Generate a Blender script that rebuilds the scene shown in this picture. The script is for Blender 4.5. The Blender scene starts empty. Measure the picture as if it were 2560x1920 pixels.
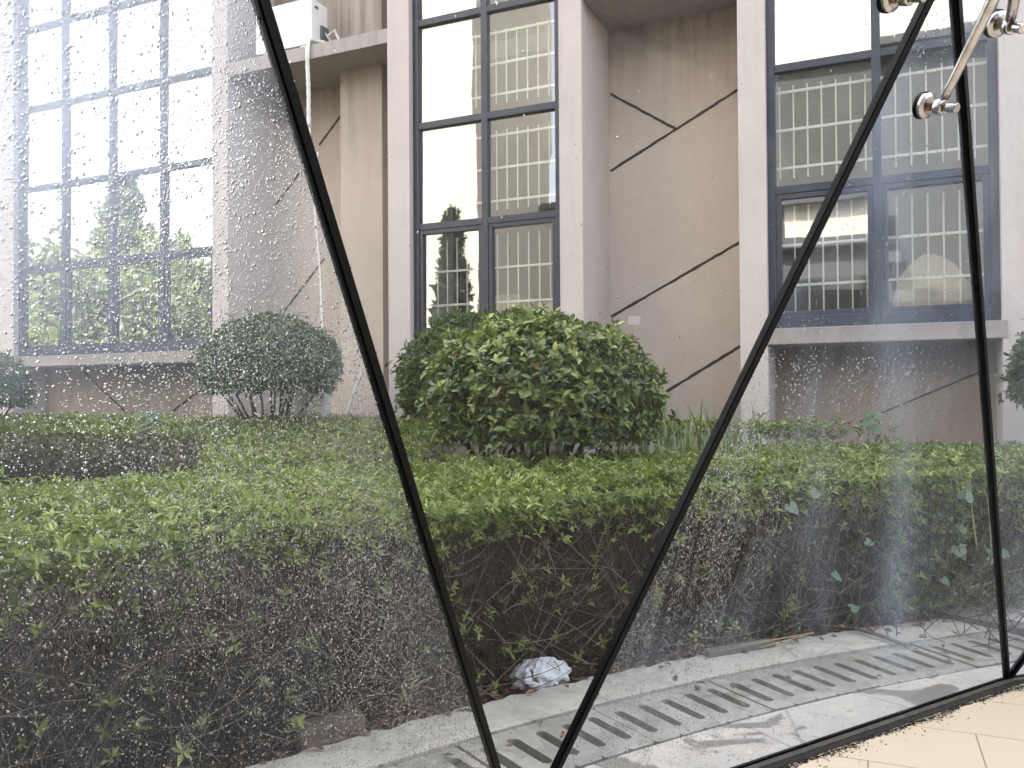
import bpy, bmesh, math, random
import numpy as np
from mathutils import Vector, Matrix
R = math.radians
C = bpy.context.scene.collection
scene = bpy.context.scene
random.seed(7)
rng = np.random.default_rng(11)

# ------------------------------------------------------------------ camera
YAW, PITCH, ROLL, EYE = R(24.4), math.atan(25/2080.), 0.007, 1.35
fw = Vector((-math.sin(YAW)*math.cos(PITCH), math.cos(YAW)*math.cos(PITCH), math.sin(PITCH)))
rt = Vector((math.cos(YAW), math.sin(YAW), 0)); up = rt.cross(fw)
r2 = rt*math.cos(ROLL) - up*math.sin(ROLL); u2 = up*math.cos(ROLL) + rt*math.sin(ROLL)
cam = bpy.data.cameras.new('camera'); co = bpy.data.objects.new('camera', cam); C.objects.link(co)
co.matrix_world = Matrix(((r2.x, u2.x, -fw.x, 0), (r2.y, u2.y, -fw.y, 0), (r2.z, u2.z, -fw.z, EYE), (0, 0, 0, 1)))
cam.sensor_width = 36; cam.lens = 36*2080/2560.; cam.clip_start = 0.05; cam.clip_end = 500
scene.camera = co

# ------------------------------------------------------------------ light
SUN_EL, SUN_AZ = 56, -22          # the sun stands behind the facade building, a little to the left
w = bpy.data.worlds.new('World'); scene.world = w; w.use_nodes = True
nt = w.node_tree; nt.nodes.clear()
sk = nt.nodes.new('ShaderNodeTexSky'); sk.sky_type = 'NISHITA'; sk.sun_disc = False
sk.sun_elevation = R(SUN_EL); sk.sun_rotation = R(SUN_AZ); sk.air_density = 1.0; sk.dust_density = 4.0; sk.ozone_density = 1.0
hs = nt.nodes.new('ShaderNodeHueSaturation'); hs.inputs['Saturation'].default_value = 0.32
bg = nt.nodes.new('ShaderNodeBackground'); bg.inputs['Strength'].default_value = 0.15
wo = nt.nodes.new('ShaderNodeOutputWorld')
nt.links.new(sk.outputs[0], hs.inputs['Color']); nt.links.new(hs.outputs[0], bg.inputs[0]); nt.links.new(bg.outputs[0], wo.inputs[0])
sl = bpy.data.lights.new('sun', 'SUN'); sl.energy = 3.6; sl.angle = R(0.5); sl.color = (1, .95, .87)
so = bpy.data.objects.new('sun', sl); C.objects.link(so)
sd = Vector((math.sin(R(SUN_AZ))*math.cos(R(SUN_EL)), math.cos(R(SUN_AZ))*math.cos(R(SUN_EL)), math.sin(R(SUN_EL))))
so.rotation_euler = sd.to_track_quat('Z', 'Y').to_euler()
vs = scene.view_settings; vs.view_transform = 'Standard'; vs.look = 'None'; vs.exposure = 2.8; vs.gamma = 1; vs.use_curve_mapping = False
scene.cycles.max_bounces = 12; scene.cycles.transparent_max_bounces = 16; scene.cycles.transmission_bounces = 10
scene.cycles.caustics_reflective = False; scene.cycles.caustics_refractive = False
scene.cycles.sample_clamp_indirect = 4

# ------------------------------------------------------------------ object helpers
def tag(o, label=None, cat=None, group=None, kind=None):
    if label: o['label'] = label
    if cat: o['category'] = cat
    if group: o['group'] = group
    if kind: o['kind'] = kind
    return o
def empty(name, loc=(0, 0, 0), label=None, cat=None, group=None):
    o = bpy.data.objects.new(name, None); C.objects.link(o); o.location = loc; o.empty_display_size = .1
    return tag(o, label, cat, group)
class MB:
    def __init__(s): s.v = []; s.f = []
    def add(s, vs, fs):
        n = len(s.v); s.v += [tuple(p) for p in vs]; s.f += [tuple(i+n for i in f) for f in fs]; return s
    def box(s, a, b, bev=0):
        x0, y0, z0 = a; x1, y1, z1 = b
        if bev <= 0:
            return s.add([(x0,y0,z0),(x1,y0,z0),(x1,y1,z0),(x0,y1,z0),(x0,y0,z1),(x1,y0,z1),(x1,y1,z1),(x0,y1,z1)],
                         [(0,3,2,1),(4,5,6,7),(0,1,5,4),(1,2,6,5),(2,3,7,6),(3,0,4,7)])
        bm = bmesh.new(); bmesh.ops.create_cube(bm, size=1)
        for v in bm.verts:
            v.co = Vector(((x0+x1)/2+v.co.x*(x1-x0), (y0+y1)/2+v.co.y*(y1-y0), (z0+z1)/2+v.co.z*(z1-z0)))
        bmesh.ops.bevel(bm, geom=bm.edges[:], offset=bev, segments=2, affect='EDGES', profile=.7)
        bm.verts.index_update(); s.add([v.co for v in bm.verts], [[v.index for v in f.verts] for f in bm.faces]); bm.free(); return s
    def tube(s, pts, rad, n=8, cap=True, squash=1.0):
        pts = [Vector(p) for p in pts]; rad = rad if hasattr(rad, '__len__') else [rad]*len(pts)
        ring = []; ref = Vector((0, 0, 1))
        for i, p in enumerate(pts):
            t = (pts[min(i+1, len(pts)-1)]-pts[max(i-1, 0)]).normalized()
            if abs(t.dot(ref)) > .95: ref = Vector((1, 0.1, 0))
            a = t.cross(ref).normalized(); b = t.cross(a)
            ring.append([p+(a*math.cos(2*math.pi*k/n)+b*math.sin(2*math.pi*k/n)*squash)*rad[i] for k in range(n)])
        vs = [q for rr in ring for q in rr]; fs = []
        for i in range(len(pts)-1):
            for k in range(n): fs.append((i*n+k, i*n+(k+1) % n, (i+1)*n+(k+1) % n, (i+1)*n+k))
        if cap: fs.append(tuple(range(n))[::-1]); fs.append(tuple((len(pts)-1)*n+k for k in range(n)))
        return s.add(vs, fs)
    def lathe(s, origin, axis, prof, n=32):      # prof: list of (distance along axis, radius)
        ax = Vector(axis).normalized(); a = ax.orthogonal().normalized(); b = ax.cross(a); o = Vector(origin)
        vs = []; fs = []
        for (h, rr) in prof:
            for k in range(n): vs.append(o+ax*h+(a*math.cos(2*math.pi*k/n)+b*math.sin(2*math.pi*k/n))*max(rr, 1e-5))
        m = len(prof)
        for i in range(m-1):
            for k in range(n): fs.append((i*n+k, i*n+(k+1) % n, (i+1)*n+(k+1) % n, (i+1)*n+k))
        fs.append(tuple(range(n))[::-1]); fs.append(tuple((m-1)*n+k for k in range(n)))
        return s.add(vs, fs)
    def beam(s, p, q, wdir, wd, dp):             # rectangular bar from p to q, wd across wdir, dp along the other axis
        p = Vector(p); q = Vector(q); t = (q-p).normalized(); wv = Vector(wdir); wv = (wv-t*wv.dot(t)).normalized(); d = t.cross(wv)
        vs = [e+wv*(sx*wd/2)+d*(sy*dp/2) for e in (p, q) for sx, sy in ((-1,-1),(1,-1),(1,1),(-1,1))]
        return s.add(vs, [(0,3,2,1),(4,5,6,7),(0,1,5,4),(1,2,6,5),(2,3,7,6),(3,0,4,7)])
    def build(s, name, mat, parent=None, smooth=False, origin=None):
        me = bpy.data.meshes.new(name); vs = s.v
        o = bpy.data.objects.new(name, me)
        off = Vector(origin) if origin else Vector((0, 0, 0))
        if parent is not None: off = off*0 + world_loc(parent) if origin is None else off
        me.from_pydata([tuple(Vector(v)-off) for v in vs], [], s.f)
        bm = bmesh.new(); bm.from_mesh(me); bmesh.ops.recalc_face_normals(bm, faces=bm.faces[:]); bm.to_mesh(me); bm.free()
        me.materials.append(mat); C.objects.link(o)
        if parent is not None:
            o.parent = parent; o.location = off-world_loc(parent)
        else: o.location = off
        if smooth:
            for p in me.polygons: p.use_smooth = True
        return o
def world_loc(o):
    l = Vector(o.location)
    while o.parent: o = o.parent; l = l+Vector(o.location)
    return l
def npmesh(name, V, F, mat, parent=None, attr=None, smooth=False, origin=(0, 0, 0)):
    """V (n,3) float, F (m,k) int with constant k"""
    me = bpy.data.meshes.new(name); V = np.asarray(V, dtype=np.float32)-np.asarray(origin, dtype=np.float32)
    if parent is not None: V = V-(np.array(world_loc(parent), dtype=np.float32)-np.asarray(origin, dtype=np.float32))
    F = np.asarray(F, dtype=np.int32); k = F.shape[1]
    me.vertices.add(len(V)); me.vertices.foreach_set('co', V.ravel())
    me.loops.add(F.size); me.loops.foreach_set('vertex_index', F.ravel())
    me.polygons.add(len(F)); me.polygons.foreach_set('loop_start', np.arange(0, F.size, k, dtype=np.int32))
    try: me.polygons.foreach_set('loop_total', np.full(len(F), k, dtype=np.int32))
    except Exception: pass
    if smooth: me.polygons.foreach_set('use_smooth', np.ones(len(F), dtype=bool))
    me.update(calc_edges=True)
    if attr is not None:
        a = me.attributes.new('rnd', 'FLOAT', 'POINT'); a.data.foreach_set('value', np.asarray(attr, dtype=np.float32))
    me.materials.append(mat)
    o = bpy.data.objects.new(name, me); C.objects.link(o)
    if parent is not None: o.parent = parent
    else: o.location = origin
    return o

# ------------------------------------------------------------------ materials
class NT:
    def __init__(s, name):
        s.m = bpy.data.materials.new(name); s.m.use_nodes = True; s.t = s.m.node_tree; s.t.nodes.clear()
        s.out = s.n('ShaderNodeOutputMaterial')
    def n(s, typ, **kw):
        nd = s.t.nodes.new(typ)
        for k, v in kw.items():
            if hasattr(nd, k) and not k[0].isupper(): setattr(nd, k, v)
            else: nd.inputs[k.replace('_', ' ')].default_value = v
        return nd
    def l(s, a, b): s.t.links.new(a, b)
    def noise(s, scale, detail=4, rough=.6, vec=None, dist=0):
        nd = s.n('ShaderNodeTexNoise'); nd.inputs['Scale'].default_value = scale; nd.inputs['Detail'].default_value = detail
        nd.inputs['Roughness'].default_value = rough; nd.inputs['Distortion'].default_value = dist
        if vec is not None: s.l(vec, nd.inputs['Vector'])
        return nd.outputs['Fac']
    def ramp(s, fac, stops, interp='LINEAR'):
        r = s.n('ShaderNodeValToRGB'); r.color_ramp.interpolation = interp
        e = r.color_ramp.elements
        while len(e) < len(stops): e.new(.5)
        for i, (p, c) in enumerate(stops):
            e[i].position = p; e[i].color = (c, c, c, 1) if not hasattr(c, '__len__') else tuple(c)+(1,)
        s.l(fac, r.inputs[0]); return r.outputs[0]
    def mix(s, fac, a, b, typ='MIX'):
        m = s.n('ShaderNodeMix'); m.data_type = 'RGBA'; m.blend_type = typ
        for inp, v in ((m.inputs[0], fac), (m.inputs[6], a), (m.inputs[7], b)):
            if isinstance(v, bpy.types.NodeSocket): s.l(v, inp)
            elif hasattr(v, '__len__'): inp.default_value = tuple(v)+(1,)
            else: inp.default_value = v
        return m.outputs[2]
    def math(s, op, a, b=0.0, clamp=False):
        m = s.n('ShaderNodeMath'); m.operation = op; m.use_clamp = clamp
        for inp, v in ((m.inputs[0], a), (m.inputs[1], b)):
            if isinstance(v, bpy.types.NodeSocket): s.l(v, inp)
            else: inp.default_value = v
        return m.outputs[0]
    def coord(s, scale=(1, 1, 1), rot=(0, 0, 0), kind='Object'):
        tc = s.n('ShaderNodeTexCoord'); mp = s.n('ShaderNodeMapping'); mp.inputs['Scale'].default_value = scale
        mp.inputs['Rotation'].default_value = rot; s.l(tc.outputs[kind], mp.inputs[0]); return mp.outputs[0]
    def geo(s, scale=(1, 1, 1), rot=(0, 0, 0)):
        g = s.n('ShaderNodeNewGeometry'); mp = s.n('ShaderNodeMapping'); mp.inputs['Scale'].default_value = scale
        mp.inputs['Rotation'].default_value = rot; s.l(g.outputs['Position'], mp.inputs[0]); return mp.outputs[0]
    def bump(s, h, strength=.3, dist=.01):
        b = s.n('ShaderNodeBump'); b.inputs['Strength'].default_value = strength; b.inputs['Distance'].default_value = dist
        s.l(h, b.inputs['Height']); return b.outputs[0]
    def bsdf(s, color, rough=.8, metal=0, normal=None, spec=None):
        b = s.n('ShaderNodeBsdfPrincipled')
        for key, v in (('Base Color', color), ('Roughness', rough), ('Metallic', metal), ('Specular IOR Level', spec)):
            if v is None: continue
            if isinstance(v, bpy.types.NodeSocket): s.l(v, b.inputs[key])
            elif hasattr(v, '__len__'): b.inputs[key].default_value = tuple(v)+(1,)
            else: b.inputs[key].default_value = v
        if normal is not None: s.l(normal, b.inputs['Normal'])
        return b.outputs[0]
    def done(s, sh): s.l(sh, s.out.inputs[0]); return s.m

def plaster(name, base, dark, streak=.35, under=None):
    t = NT(name); g = t.geo()
    big = t.noise(.9, 5, .65, g); med = t.noise(6, 5, .7, g); fine = t.noise(90, 3, .6, g)
    col = t.mix(t.ramp(big, [(.3, 0), (.72, 1)]), base, dark)
    col = t.mix(t.ramp(med, [(.35, .25), (.75, 0)]), col, [c*.72 for c in base])
    st = t.noise(5, 5, .75, t.geo((2.2, 2.2, .22)))
    sep = t.n('ShaderNodeSeparateXYZ'); t.l(t.geo(), sep.inputs[0])
    col = t.mix(t.math('MULTIPLY', t.ramp(st, [(.5, 0), (.8, 1)]), streak), col, [c*.55 for c in base])
    if under:        # grime starting under a ledge or sill, fading downward; recess tops add painted shade
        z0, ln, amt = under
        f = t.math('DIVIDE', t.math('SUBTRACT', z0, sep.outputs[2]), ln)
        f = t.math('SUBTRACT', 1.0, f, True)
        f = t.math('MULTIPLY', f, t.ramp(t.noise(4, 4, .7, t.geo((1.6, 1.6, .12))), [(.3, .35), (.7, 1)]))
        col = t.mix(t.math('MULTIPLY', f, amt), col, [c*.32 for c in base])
    spots = t.noise(60, 2, .5, g); col = t.mix(t.ramp(spots, [(.70, 0), (.76, .5)]), col, [c*.4 for c in base])
    nm = t.bump(t.math('ADD', fine, t.math('MULTIPLY', med, .8)), .55, .008)
    return t.done(t.bsdf(col, .92, 0, nm, .2))
M = {}
M['pillar'] = plaster('pillar_plaster', (.56, .505, .485), (.50, .445, .425), .3)
M['wall'] = plaster('recess_plaster', (.52, .45, .405), (.46, .395, .35), .15, (5.5, 1.5, .95))  # top gradient is soot plus painted shade of the recess
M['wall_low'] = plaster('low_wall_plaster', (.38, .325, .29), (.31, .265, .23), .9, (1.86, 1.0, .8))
M['ledge'] = plaster('ledge_plaster', (.42, .385, .37), (.34, .31, .295), .9)
M['sill'] = plaster('sill_plaster', (.40, .36, .345), (.33, .30, .285), 1.0, (1.965, .22, .6))
def simple(name, col, rough=.6, metal=0, var=.2, sc=12, bump=.15, spec=None):
    t = NT(name); n = t.noise(sc, 5, .65, t.geo())
    c = t.mix(t.ramp(n, [(.3, 0), (.75, 1)]), col, [x*(1-var) for x in col])
    r = t.math('ADD', t.math('MULTIPLY', n, .2), rough-.1, True)
    return t.done(t.bsdf(c, r, metal, t.bump(t.noise(sc*6, 3, .6, t.geo()), bump, .003), spec))
M['groove'] = simple('black_groove', (.02, .018, .017), .9, 0, .5, 40)
M['frame'] = simple('navy_window_frame', (.018, .026, .050), .45, 0, .25, 8, .05)
M['grille'] = simple('cream_steel_bar', (.85, .82, .70), .5, 0, .25, 30)
M['room'] = simple('room_wall', (.15, .155, .14), .9, 0, .2, 3)
M['roof'] = simple('grey_roof', (.12, .12, .13), .9, 0, .3, 2)
M['cream'] = simple('cream_wall', (.80, .73, .60), .85, 0, .12, .6)
M['greywall'] = simple('grey_wall', (.10, .10, .09), .85, 0, .2, .6)
M['ac'] = simple('white_ac_casing', (.80, .80, .80), .35, 0, .06, 5, .02)
M['ac_dark'] = simple('grey_fan_hole', (.12, .12, .13), .5, 0, .3, 10)
M['foam'] = simple('white_foam_wrap', (.72, .70, .66), .8, 0, .2, 25, .4)
M['black'] = simple('black_silicone', (.0015, .0017, .0022), .42, 0, .4, 50, .1, .12)
M['rail'] = simple('grimy_brown_rail', (.10, .085, .07), .45, .2, .6, 25, .3)
M['grime'] = simple('black_grime', (.018, .015, .012), .95, 0, .6, 40, .6)
M['plastic'] = simple('white_plastic', (.82, .83, .86), .3, 0, .06, 10, .1)
M['brick'] = simple('brown_brick', (.17, .13, .105), .9, 0, .45, 14, .5)
M['wood'] = simple('weathered_wood', (.16, .145, .125), .85, 0, .4, 20, .3)
M['cloth'] = simple('beige_cloth', (.78, .64, .42), .9, 0, .2, 6, .3)
M['card'] = simple('brown_cardboard', (.42, .32, .20), .85, 0, .2, 6, .1)
M['dry'] = simple('dry_straw', (.50, .40, .22), .8, 0, .35, 25, .2)
def twig_mat():
    t = NT('brown_twig'); n = t.noise(14, 3, .6, t.geo())
    return t.done(t.bsdf(t.ramp(n, [(.35, (.022, .016, .013)), (.58, (.055, .042, .032)), (.74, (.20, .165, .13))]), .85))
M['twig'] = twig_mat(); M['pale_twig'] = simple('pale_twig', (.24, .20, .16), .8, 0, .6, 9, .2)
M['bark'] = simple('dark_bark', (.05, .04, .03), .9, 0, .5, 30, .5)
M['white_paint'] = simple('patch_paint', (.66, .63, .60), .9, 0, .1, 12)
def metal_mat():
    t = NT('brushed_steel'); n = t.noise(35, 4, .6, t.geo())
    c = t.mix(t.ramp(n, [(.35, 0), (.8, 1)]), (.56, .56, .57), (.36, .35, .33))
    return t.done(t.bsdf(c, t.math('ADD', t.math('MULTIPLY', n, .25), .08), 1.0, t.bump(n, .05, .002)))
M['steel'] = metal_mat()
def rust():
    t = NT('rusty_nut'); n = t.noise(120, 4, .6, t.geo())
    return t.done(t.bsdf(t.mix(n, (.45, .34, .20), (.14, .08, .04)), .4, .8))
M['rust'] = rust()
def concrete(name, a, b, wet=.5, stain=(.10, .08, .06), sc=1.0):
    t = NT(name); g = t.geo()
    n1 = t.noise(3.2*sc, 6, .7, g, .6); n2 = t.noise(16, 6, .7, g); n3 = t.noise(120, 3, .6, g)
    c = t.mix(t.ramp(n1, [(.35, 0), (.65, 1)]), a, b)
    c = t.mix(t.ramp(n2, [(.35, .45), (.62, 0)]), c, [x*.6 for x in a])
    c = t.mix(t.ramp(n2, [(.62, 0), (.72, .5)]), c, [min(.75, x*1.35) for x in a])
    wm = t.ramp(t.noise(2.3*sc, 5, .6, t.geo((1, 1, 1), (0, 0, .6)), 1.0), [(.545, 0), (.57, 1)])
    c = t.mix(t.math('MULTIPLY', wm, wet), c, [x*.42 for x in a])
    c = t.mix(t.ramp(t.noise(7, 6, .75, t.geo()), [(.60, 0), (.70, .8)]), c, stain)
    c = t.mix(t.ramp(t.noise(2.1, 6, .8, t.geo((1, 1, 1), (0, 0, 1.1)), .5), [(.58, 0), (.70, .55)]), c, (.13, .125, .07))
    vo = t.n('ShaderNodeTexVoronoi', feature='DISTANCE_TO_EDGE'); vo.inputs['Scale'].default_value = 1.1
    wv = t.mix(.12, t.geo(), t.n('ShaderNodeTexNoise', Scale=3.0).outputs['Color']); t.l(wv, vo.inputs['Vector'])
    c = t.mix(t.ramp(vo.outputs['Distance'], [(0, .4), (.006, 0)]), c, (.09, .08, .07))
    ro = t.math('SUBTRACT', .85, t.math('MULTIPLY', wm, .45*wet))
    return t.done(t.bsdf(c, ro, 0, t.bump(t.math('ADD', n3, t.math('MULTIPLY', n2, .7)), .35, .004)))
M['kerb'] = concrete('kerb_concrete', (.42, .395, .345), (.52, .495, .44), .3)
M['cover'] = concrete('drain_concrete', (.26, .25, .225), (.34, .325, .295), .35)
M['apron'] = concrete('apron_concrete', (.46, .43, .385), (.40, .375, .34), .95, (.16, .14, .12), .8)
M['channel'] = simple('dark_drain', (.022, .020, .017), .8, 0, .5, 18, .5)
def soil():
    t = NT('brown_soil'); n = t.noise(9, 8, .75, t.geo()); n2 = t.noise(70, 4, .7, t.geo())
    c = t.mix(t.ramp(n, [(.3, 0), (.7, 1)]), (.035, .024, .018), (.075, .05, .035))
    return t.done(t.bsdf(t.mix(n2, c, (.03, .02, .015)), .95, 0, t.bump(t.math('ADD', n, n2), .8, .03)))
M['soil'] = soil()
def tiles():
    t = NT('cream_floor_tile'); v = t.geo((1, 1, 1), (0, 0, R(-1.5)))
    br = t.n('ShaderNodeTexBrick', offset=.37, squash=1.0); t.l(v, br.inputs['Vector'])
    br.inputs['Scale'].default_value = 1.0; br.inputs['Brick Width'].default_value = .62; br.inputs['Row Height'].default_value = .415
    br.inputs['Mortar Size'].default_value = .0035; br.inputs['Mortar Smooth'].default_value = .3
    br.inputs['Color1'].default_value = (.56, .465, .34, 1); br.inputs['Color2'].default_value = (.53, .435, .31, 1)
    br.inputs['Mortar'].default_value = (.25, .19, .13, 1)
    c = t.mix(t.ramp(t.noise(2.5, 5, .7, t.geo()), [(.4, 0), (.8, .5)]), br.outputs[0], (.54, .43, .30))
    c = t.mix(t.ramp(t.noise(28, 5, .7, t.geo()), [(.68, 0), (.74, .8)]), c, (.16, .11, .07))
    return t.done(t.bsdf(c, .45, 0, t.bump(t.math('SUBTRACT', t.math('MULTIPLY', t.noise(60, 3, .6, t.geo()), .3), br.outputs['Fac']), .3, .003)))
M['tiles'] = tiles()
def leaf(name, stops, rough=.42, trans=.30):
    t = NT(name); a = t.n('ShaderNodeAttribute'); a.attribute_name = 'rnd'
    c = t.ramp(a.outputs['Fac'], stops)
    p = t.bsdf(c, rough, 0, None, .5)
    tr = t.n('ShaderNodeBsdfTranslucent'); t.l(t.mix(.5, c, (.30, .38, .05)), tr.inputs[0])
    mx = t.n('ShaderNodeMixShader'); mx.inputs[0].default_value = trans; t.l(p, mx.inputs[1]); t.l(tr.outputs[0], mx.inputs[2])
    return t.done(mx.outputs[0])
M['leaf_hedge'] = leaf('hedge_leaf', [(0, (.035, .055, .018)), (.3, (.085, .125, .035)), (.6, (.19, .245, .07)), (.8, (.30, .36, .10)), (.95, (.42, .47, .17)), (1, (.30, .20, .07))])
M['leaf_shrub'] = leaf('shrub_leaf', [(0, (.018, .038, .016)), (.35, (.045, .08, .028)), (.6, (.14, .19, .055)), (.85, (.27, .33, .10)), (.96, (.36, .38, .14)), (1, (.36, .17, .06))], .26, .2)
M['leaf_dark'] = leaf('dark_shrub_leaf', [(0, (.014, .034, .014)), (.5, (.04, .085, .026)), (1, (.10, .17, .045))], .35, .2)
M['leaf_weed'] = leaf('weed_leaf', [(0, (.07, .13, .05)), (.6, (.15, .25, .10)), (1, (.26, .36, .15))], .5, .35)
M['leaf_vine'] = leaf('pale_vine_leaf', [(0, (.12, .19, .13)), (1, (.26, .34, .25))], .5, .3)
M['leaf_litter'] = leaf('fallen_leaf', [(0, (.07, .03, .02)), (.5, (.15, .065, .035)), (.85, (.24, .12, .06)), (1, (.40, .30, .18))], .8, .05)
M['leaf_tree'] = leaf('tree_leaf', [(0, (.03, .05, .012)), (.6, (.12, .17, .02)), (1, (.32, .34, .04))], .5, .3)
M['leaf_grey'] = leaf('grey_green_leaf', [(0, (.05, .07, .04)), (.6, (.10, .13, .07)), (1, (.20, .23, .10))], .5, .3)
M['leaf_conifer'] = leaf('conifer_leaf', [(0, (.008, .02, .012)), (1, (.03, .055, .03))], .6, .1)
def schlick(t):
    g = t.n('ShaderNodeNewGeometry'); d = t.n('ShaderNodeVectorMath', operation='DOT_PRODUCT'); t.l(g.outputs['Normal'], d.inputs[0]); t.l(g.outputs['Incoming'], d.inputs[1])
    c = t.math('SUBTRACT', 1.0, t.math('ABSOLUTE', d.outputs['Value']), True)
    return t.math('ADD', t.math('MULTIPLY', t.math('POWER', c, 5.0), .92), .08)
def window_glass(name, refl, tint=(.86, .90, .90)):
    t = NT(name); tr = t.n('ShaderNodeBsdfTransparent'); tr.inputs[0].default_value = tint+(1,)
    gl = t.n('ShaderNodeBsdfGlossy'); gl.inputs['Roughness'].default_value = .015; gl.inputs[0].default_value = (.97, .98, 1, 1)
    t.l(t.bump(t.noise(1.1, 2, .5, t.geo()), .10, .02), gl.inputs['Normal'])
    f = t.math('ADD', schlick(t), refl, True)
    mx = t.n('ShaderNodeMixShader'); t.l(f, mx.inputs[0]); t.l(tr.outputs[0], mx.inputs[1]); t.l(gl.outputs[0], mx.inputs[2])
    df = t.n('ShaderNodeBsdfDiffuse'); df.inputs[0].default_value = (.6, .6, .58, 1)
    m2 = t.n('ShaderNodeMixShader'); t.l(t.ramp(t.noise(3, 4, .7, t.geo((1, 1, .3))), [(.45, .01), (.8, .10)]), m2.inputs[0]); t.l(mx.outputs[0], m2.inputs[1]); t.l(df.outputs[0], m2.inputs[2])
    return t.done(m2.outputs[0])
M['winglass'] = window_glass('window_glass', .16); M['winglass_coated'] = window_glass('coated_window_glass', .72)
def hall_glass(name, base, lo, hi, tint=(.96, .975, .97), streakdir=(0, 0, 0), color=(.78, .82, .86), zf=None, smear=None):
    """clear pane with a thin film of dried dirt: patches and run-down streaks; zf paints in glare"""
    t = NT(name); tr = t.n('ShaderNodeBsdfTransparent'); tr.inputs[0].default_value = tint+(1,)
    gl = t.n('ShaderNodeBsdfGlossy'); gl.inputs['Roughness'].default_value = .0
    mx = t.n('ShaderNodeMixShader'); t.l(t.math('MULTIPLY', schlick(t), .25), mx.inputs[0]); t.l(tr.outputs[0], mx.inputs[1]); t.l(gl.outputs[0], mx.inputs[2])
    n1 = t.noise(1.3, 4, .6, t.geo((1, 1, .55), streakdir), .8); n2 = t.noise(5, 5, .75, t.geo((1.6, 1.6, .18), streakdir))
    d = t.math('ADD', t.ramp(n1, [(lo, 0), (hi, 1)]), t.math('MULTIPLY', t.ramp(n2, [(.45, 0), (.8, 1)]), .5))
    f = t.math('MULTIPLY', d, base)
    if smear:       # a wide wiped smear running down the pane
        sx = t.n('ShaderNodeSeparateXYZ'); t.l(t.geo(), sx.inputs[0])
        for (x0_, hw_, amt_) in smear:
            g_ = t.math('DIVIDE', t.math('ABSOLUTE', t.math('SUBTRACT', t.math('ADD', sx.outputs[0], t.math('MULTIPLY', t.math('SUBTRACT', n1, .5), .12)), x0_)), hw_)
            f = t.math('ADD', f, t.math('MULTIPLY', t.math('MULTIPLY', t.math('SUBTRACT', 1.0, g_, True), t.ramp(n2, [(.3, .5), (.7, 1)])), amt_))
    if zf:  # painted glare: film thickens towards the top left and whitens the view
        sep = t.n('ShaderNodeSeparateXYZ'); t.l(t.geo(), sep.inputs[0])
        mr = t.n('ShaderNodeMapRange'); mr.inputs[1].default_value = zf[0]; mr.inputs[2].default_value = zf[1]; mr.inputs[3].default_value = 0; mr.inputs[4].default_value = zf[2]
        t.l(sep.outputs[2], mr.inputs[0])
        m3 = t.n('ShaderNodeMapRange'); m3.inputs[1].default_value = 1.12; m3.inputs[2].default_value = .82; m3.inputs[3].default_value = .18; m3.inputs[4].default_value = 1
        t.l(sep.outputs[1], m3.inputs[0])
        f = t.math('ADD', f, t.math('MULTIPLY', t.math('MULTIPLY', mr.outputs[0], m3.outputs[0]), t.ramp(n1, [(.2, .7), (.8, 1)])))
    df = t.n('ShaderNodeBsdfDiffuse'); df.inputs[0].default_value = color+(1,)
    ts = t.n('ShaderNodeBsdfTranslucent'); ts.inputs[0].default_value = color+(1,)
    dm = t.n('ShaderNodeMixShader'); dm.inputs[0].default_value = .65; t.l(df.outputs[0], dm.inputs[1]); t.l(ts.outputs[0], dm.inputs[2])
    m2 = t.n('ShaderNodeMixShader'); t.l(t.math('MINIMUM', f, .6), m2.inputs[0]); t.l(mx.outputs[0], m2.inputs[1]); t.l(dm.outputs[0], m2.inputs[2])
    return t.done(m2.outputs[0])
M['glassA'] = hall_glass('hall_glass_rainy', .04, .35, .7, (.97, .98, .975), (0, 0, 0), (.72, .82, .98), (1.30, 1.75, .60))
M['glassB'] = hall_glass('hall_glass_clean', .006, .4, .8)
M['glassC'] = hall_glass('hall_glass_smeared', .11, .42, .75, (.94, .955, .96), (0, 0, 0), (.52, .62, .78), None, [(.03, .085, .16), (-.22, .05, .06)])
M['glassD'] = hall_glass('hall_glass_hazy', .15, .35, .7, (.92, .94, .96), (0, 0, 0), (.58, .65, .78))
def drop_mat():
    t = NT('water_drop'); g = t.n('ShaderNodeBsdfGlass'); g.inputs['IOR'].default_value = 1.333; g.inputs['Roughness'].default_value = 0.0
    ts = t.n('ShaderNodeBsdfTranslucent'); ts.inputs[0].default_value = (.95, .97, 1, 1)
    tp = t.n('ShaderNodeBsdfTransparent')
    m = t.n('ShaderNodeMixShader'); m.inputs[0].default_value = .05; t.l(g.outputs[0], m.inputs[1]); t.l(ts.outputs[0], m.inputs[2])
    return t.done(m.outputs[0])
M['drop'] = drop_mat()

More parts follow.
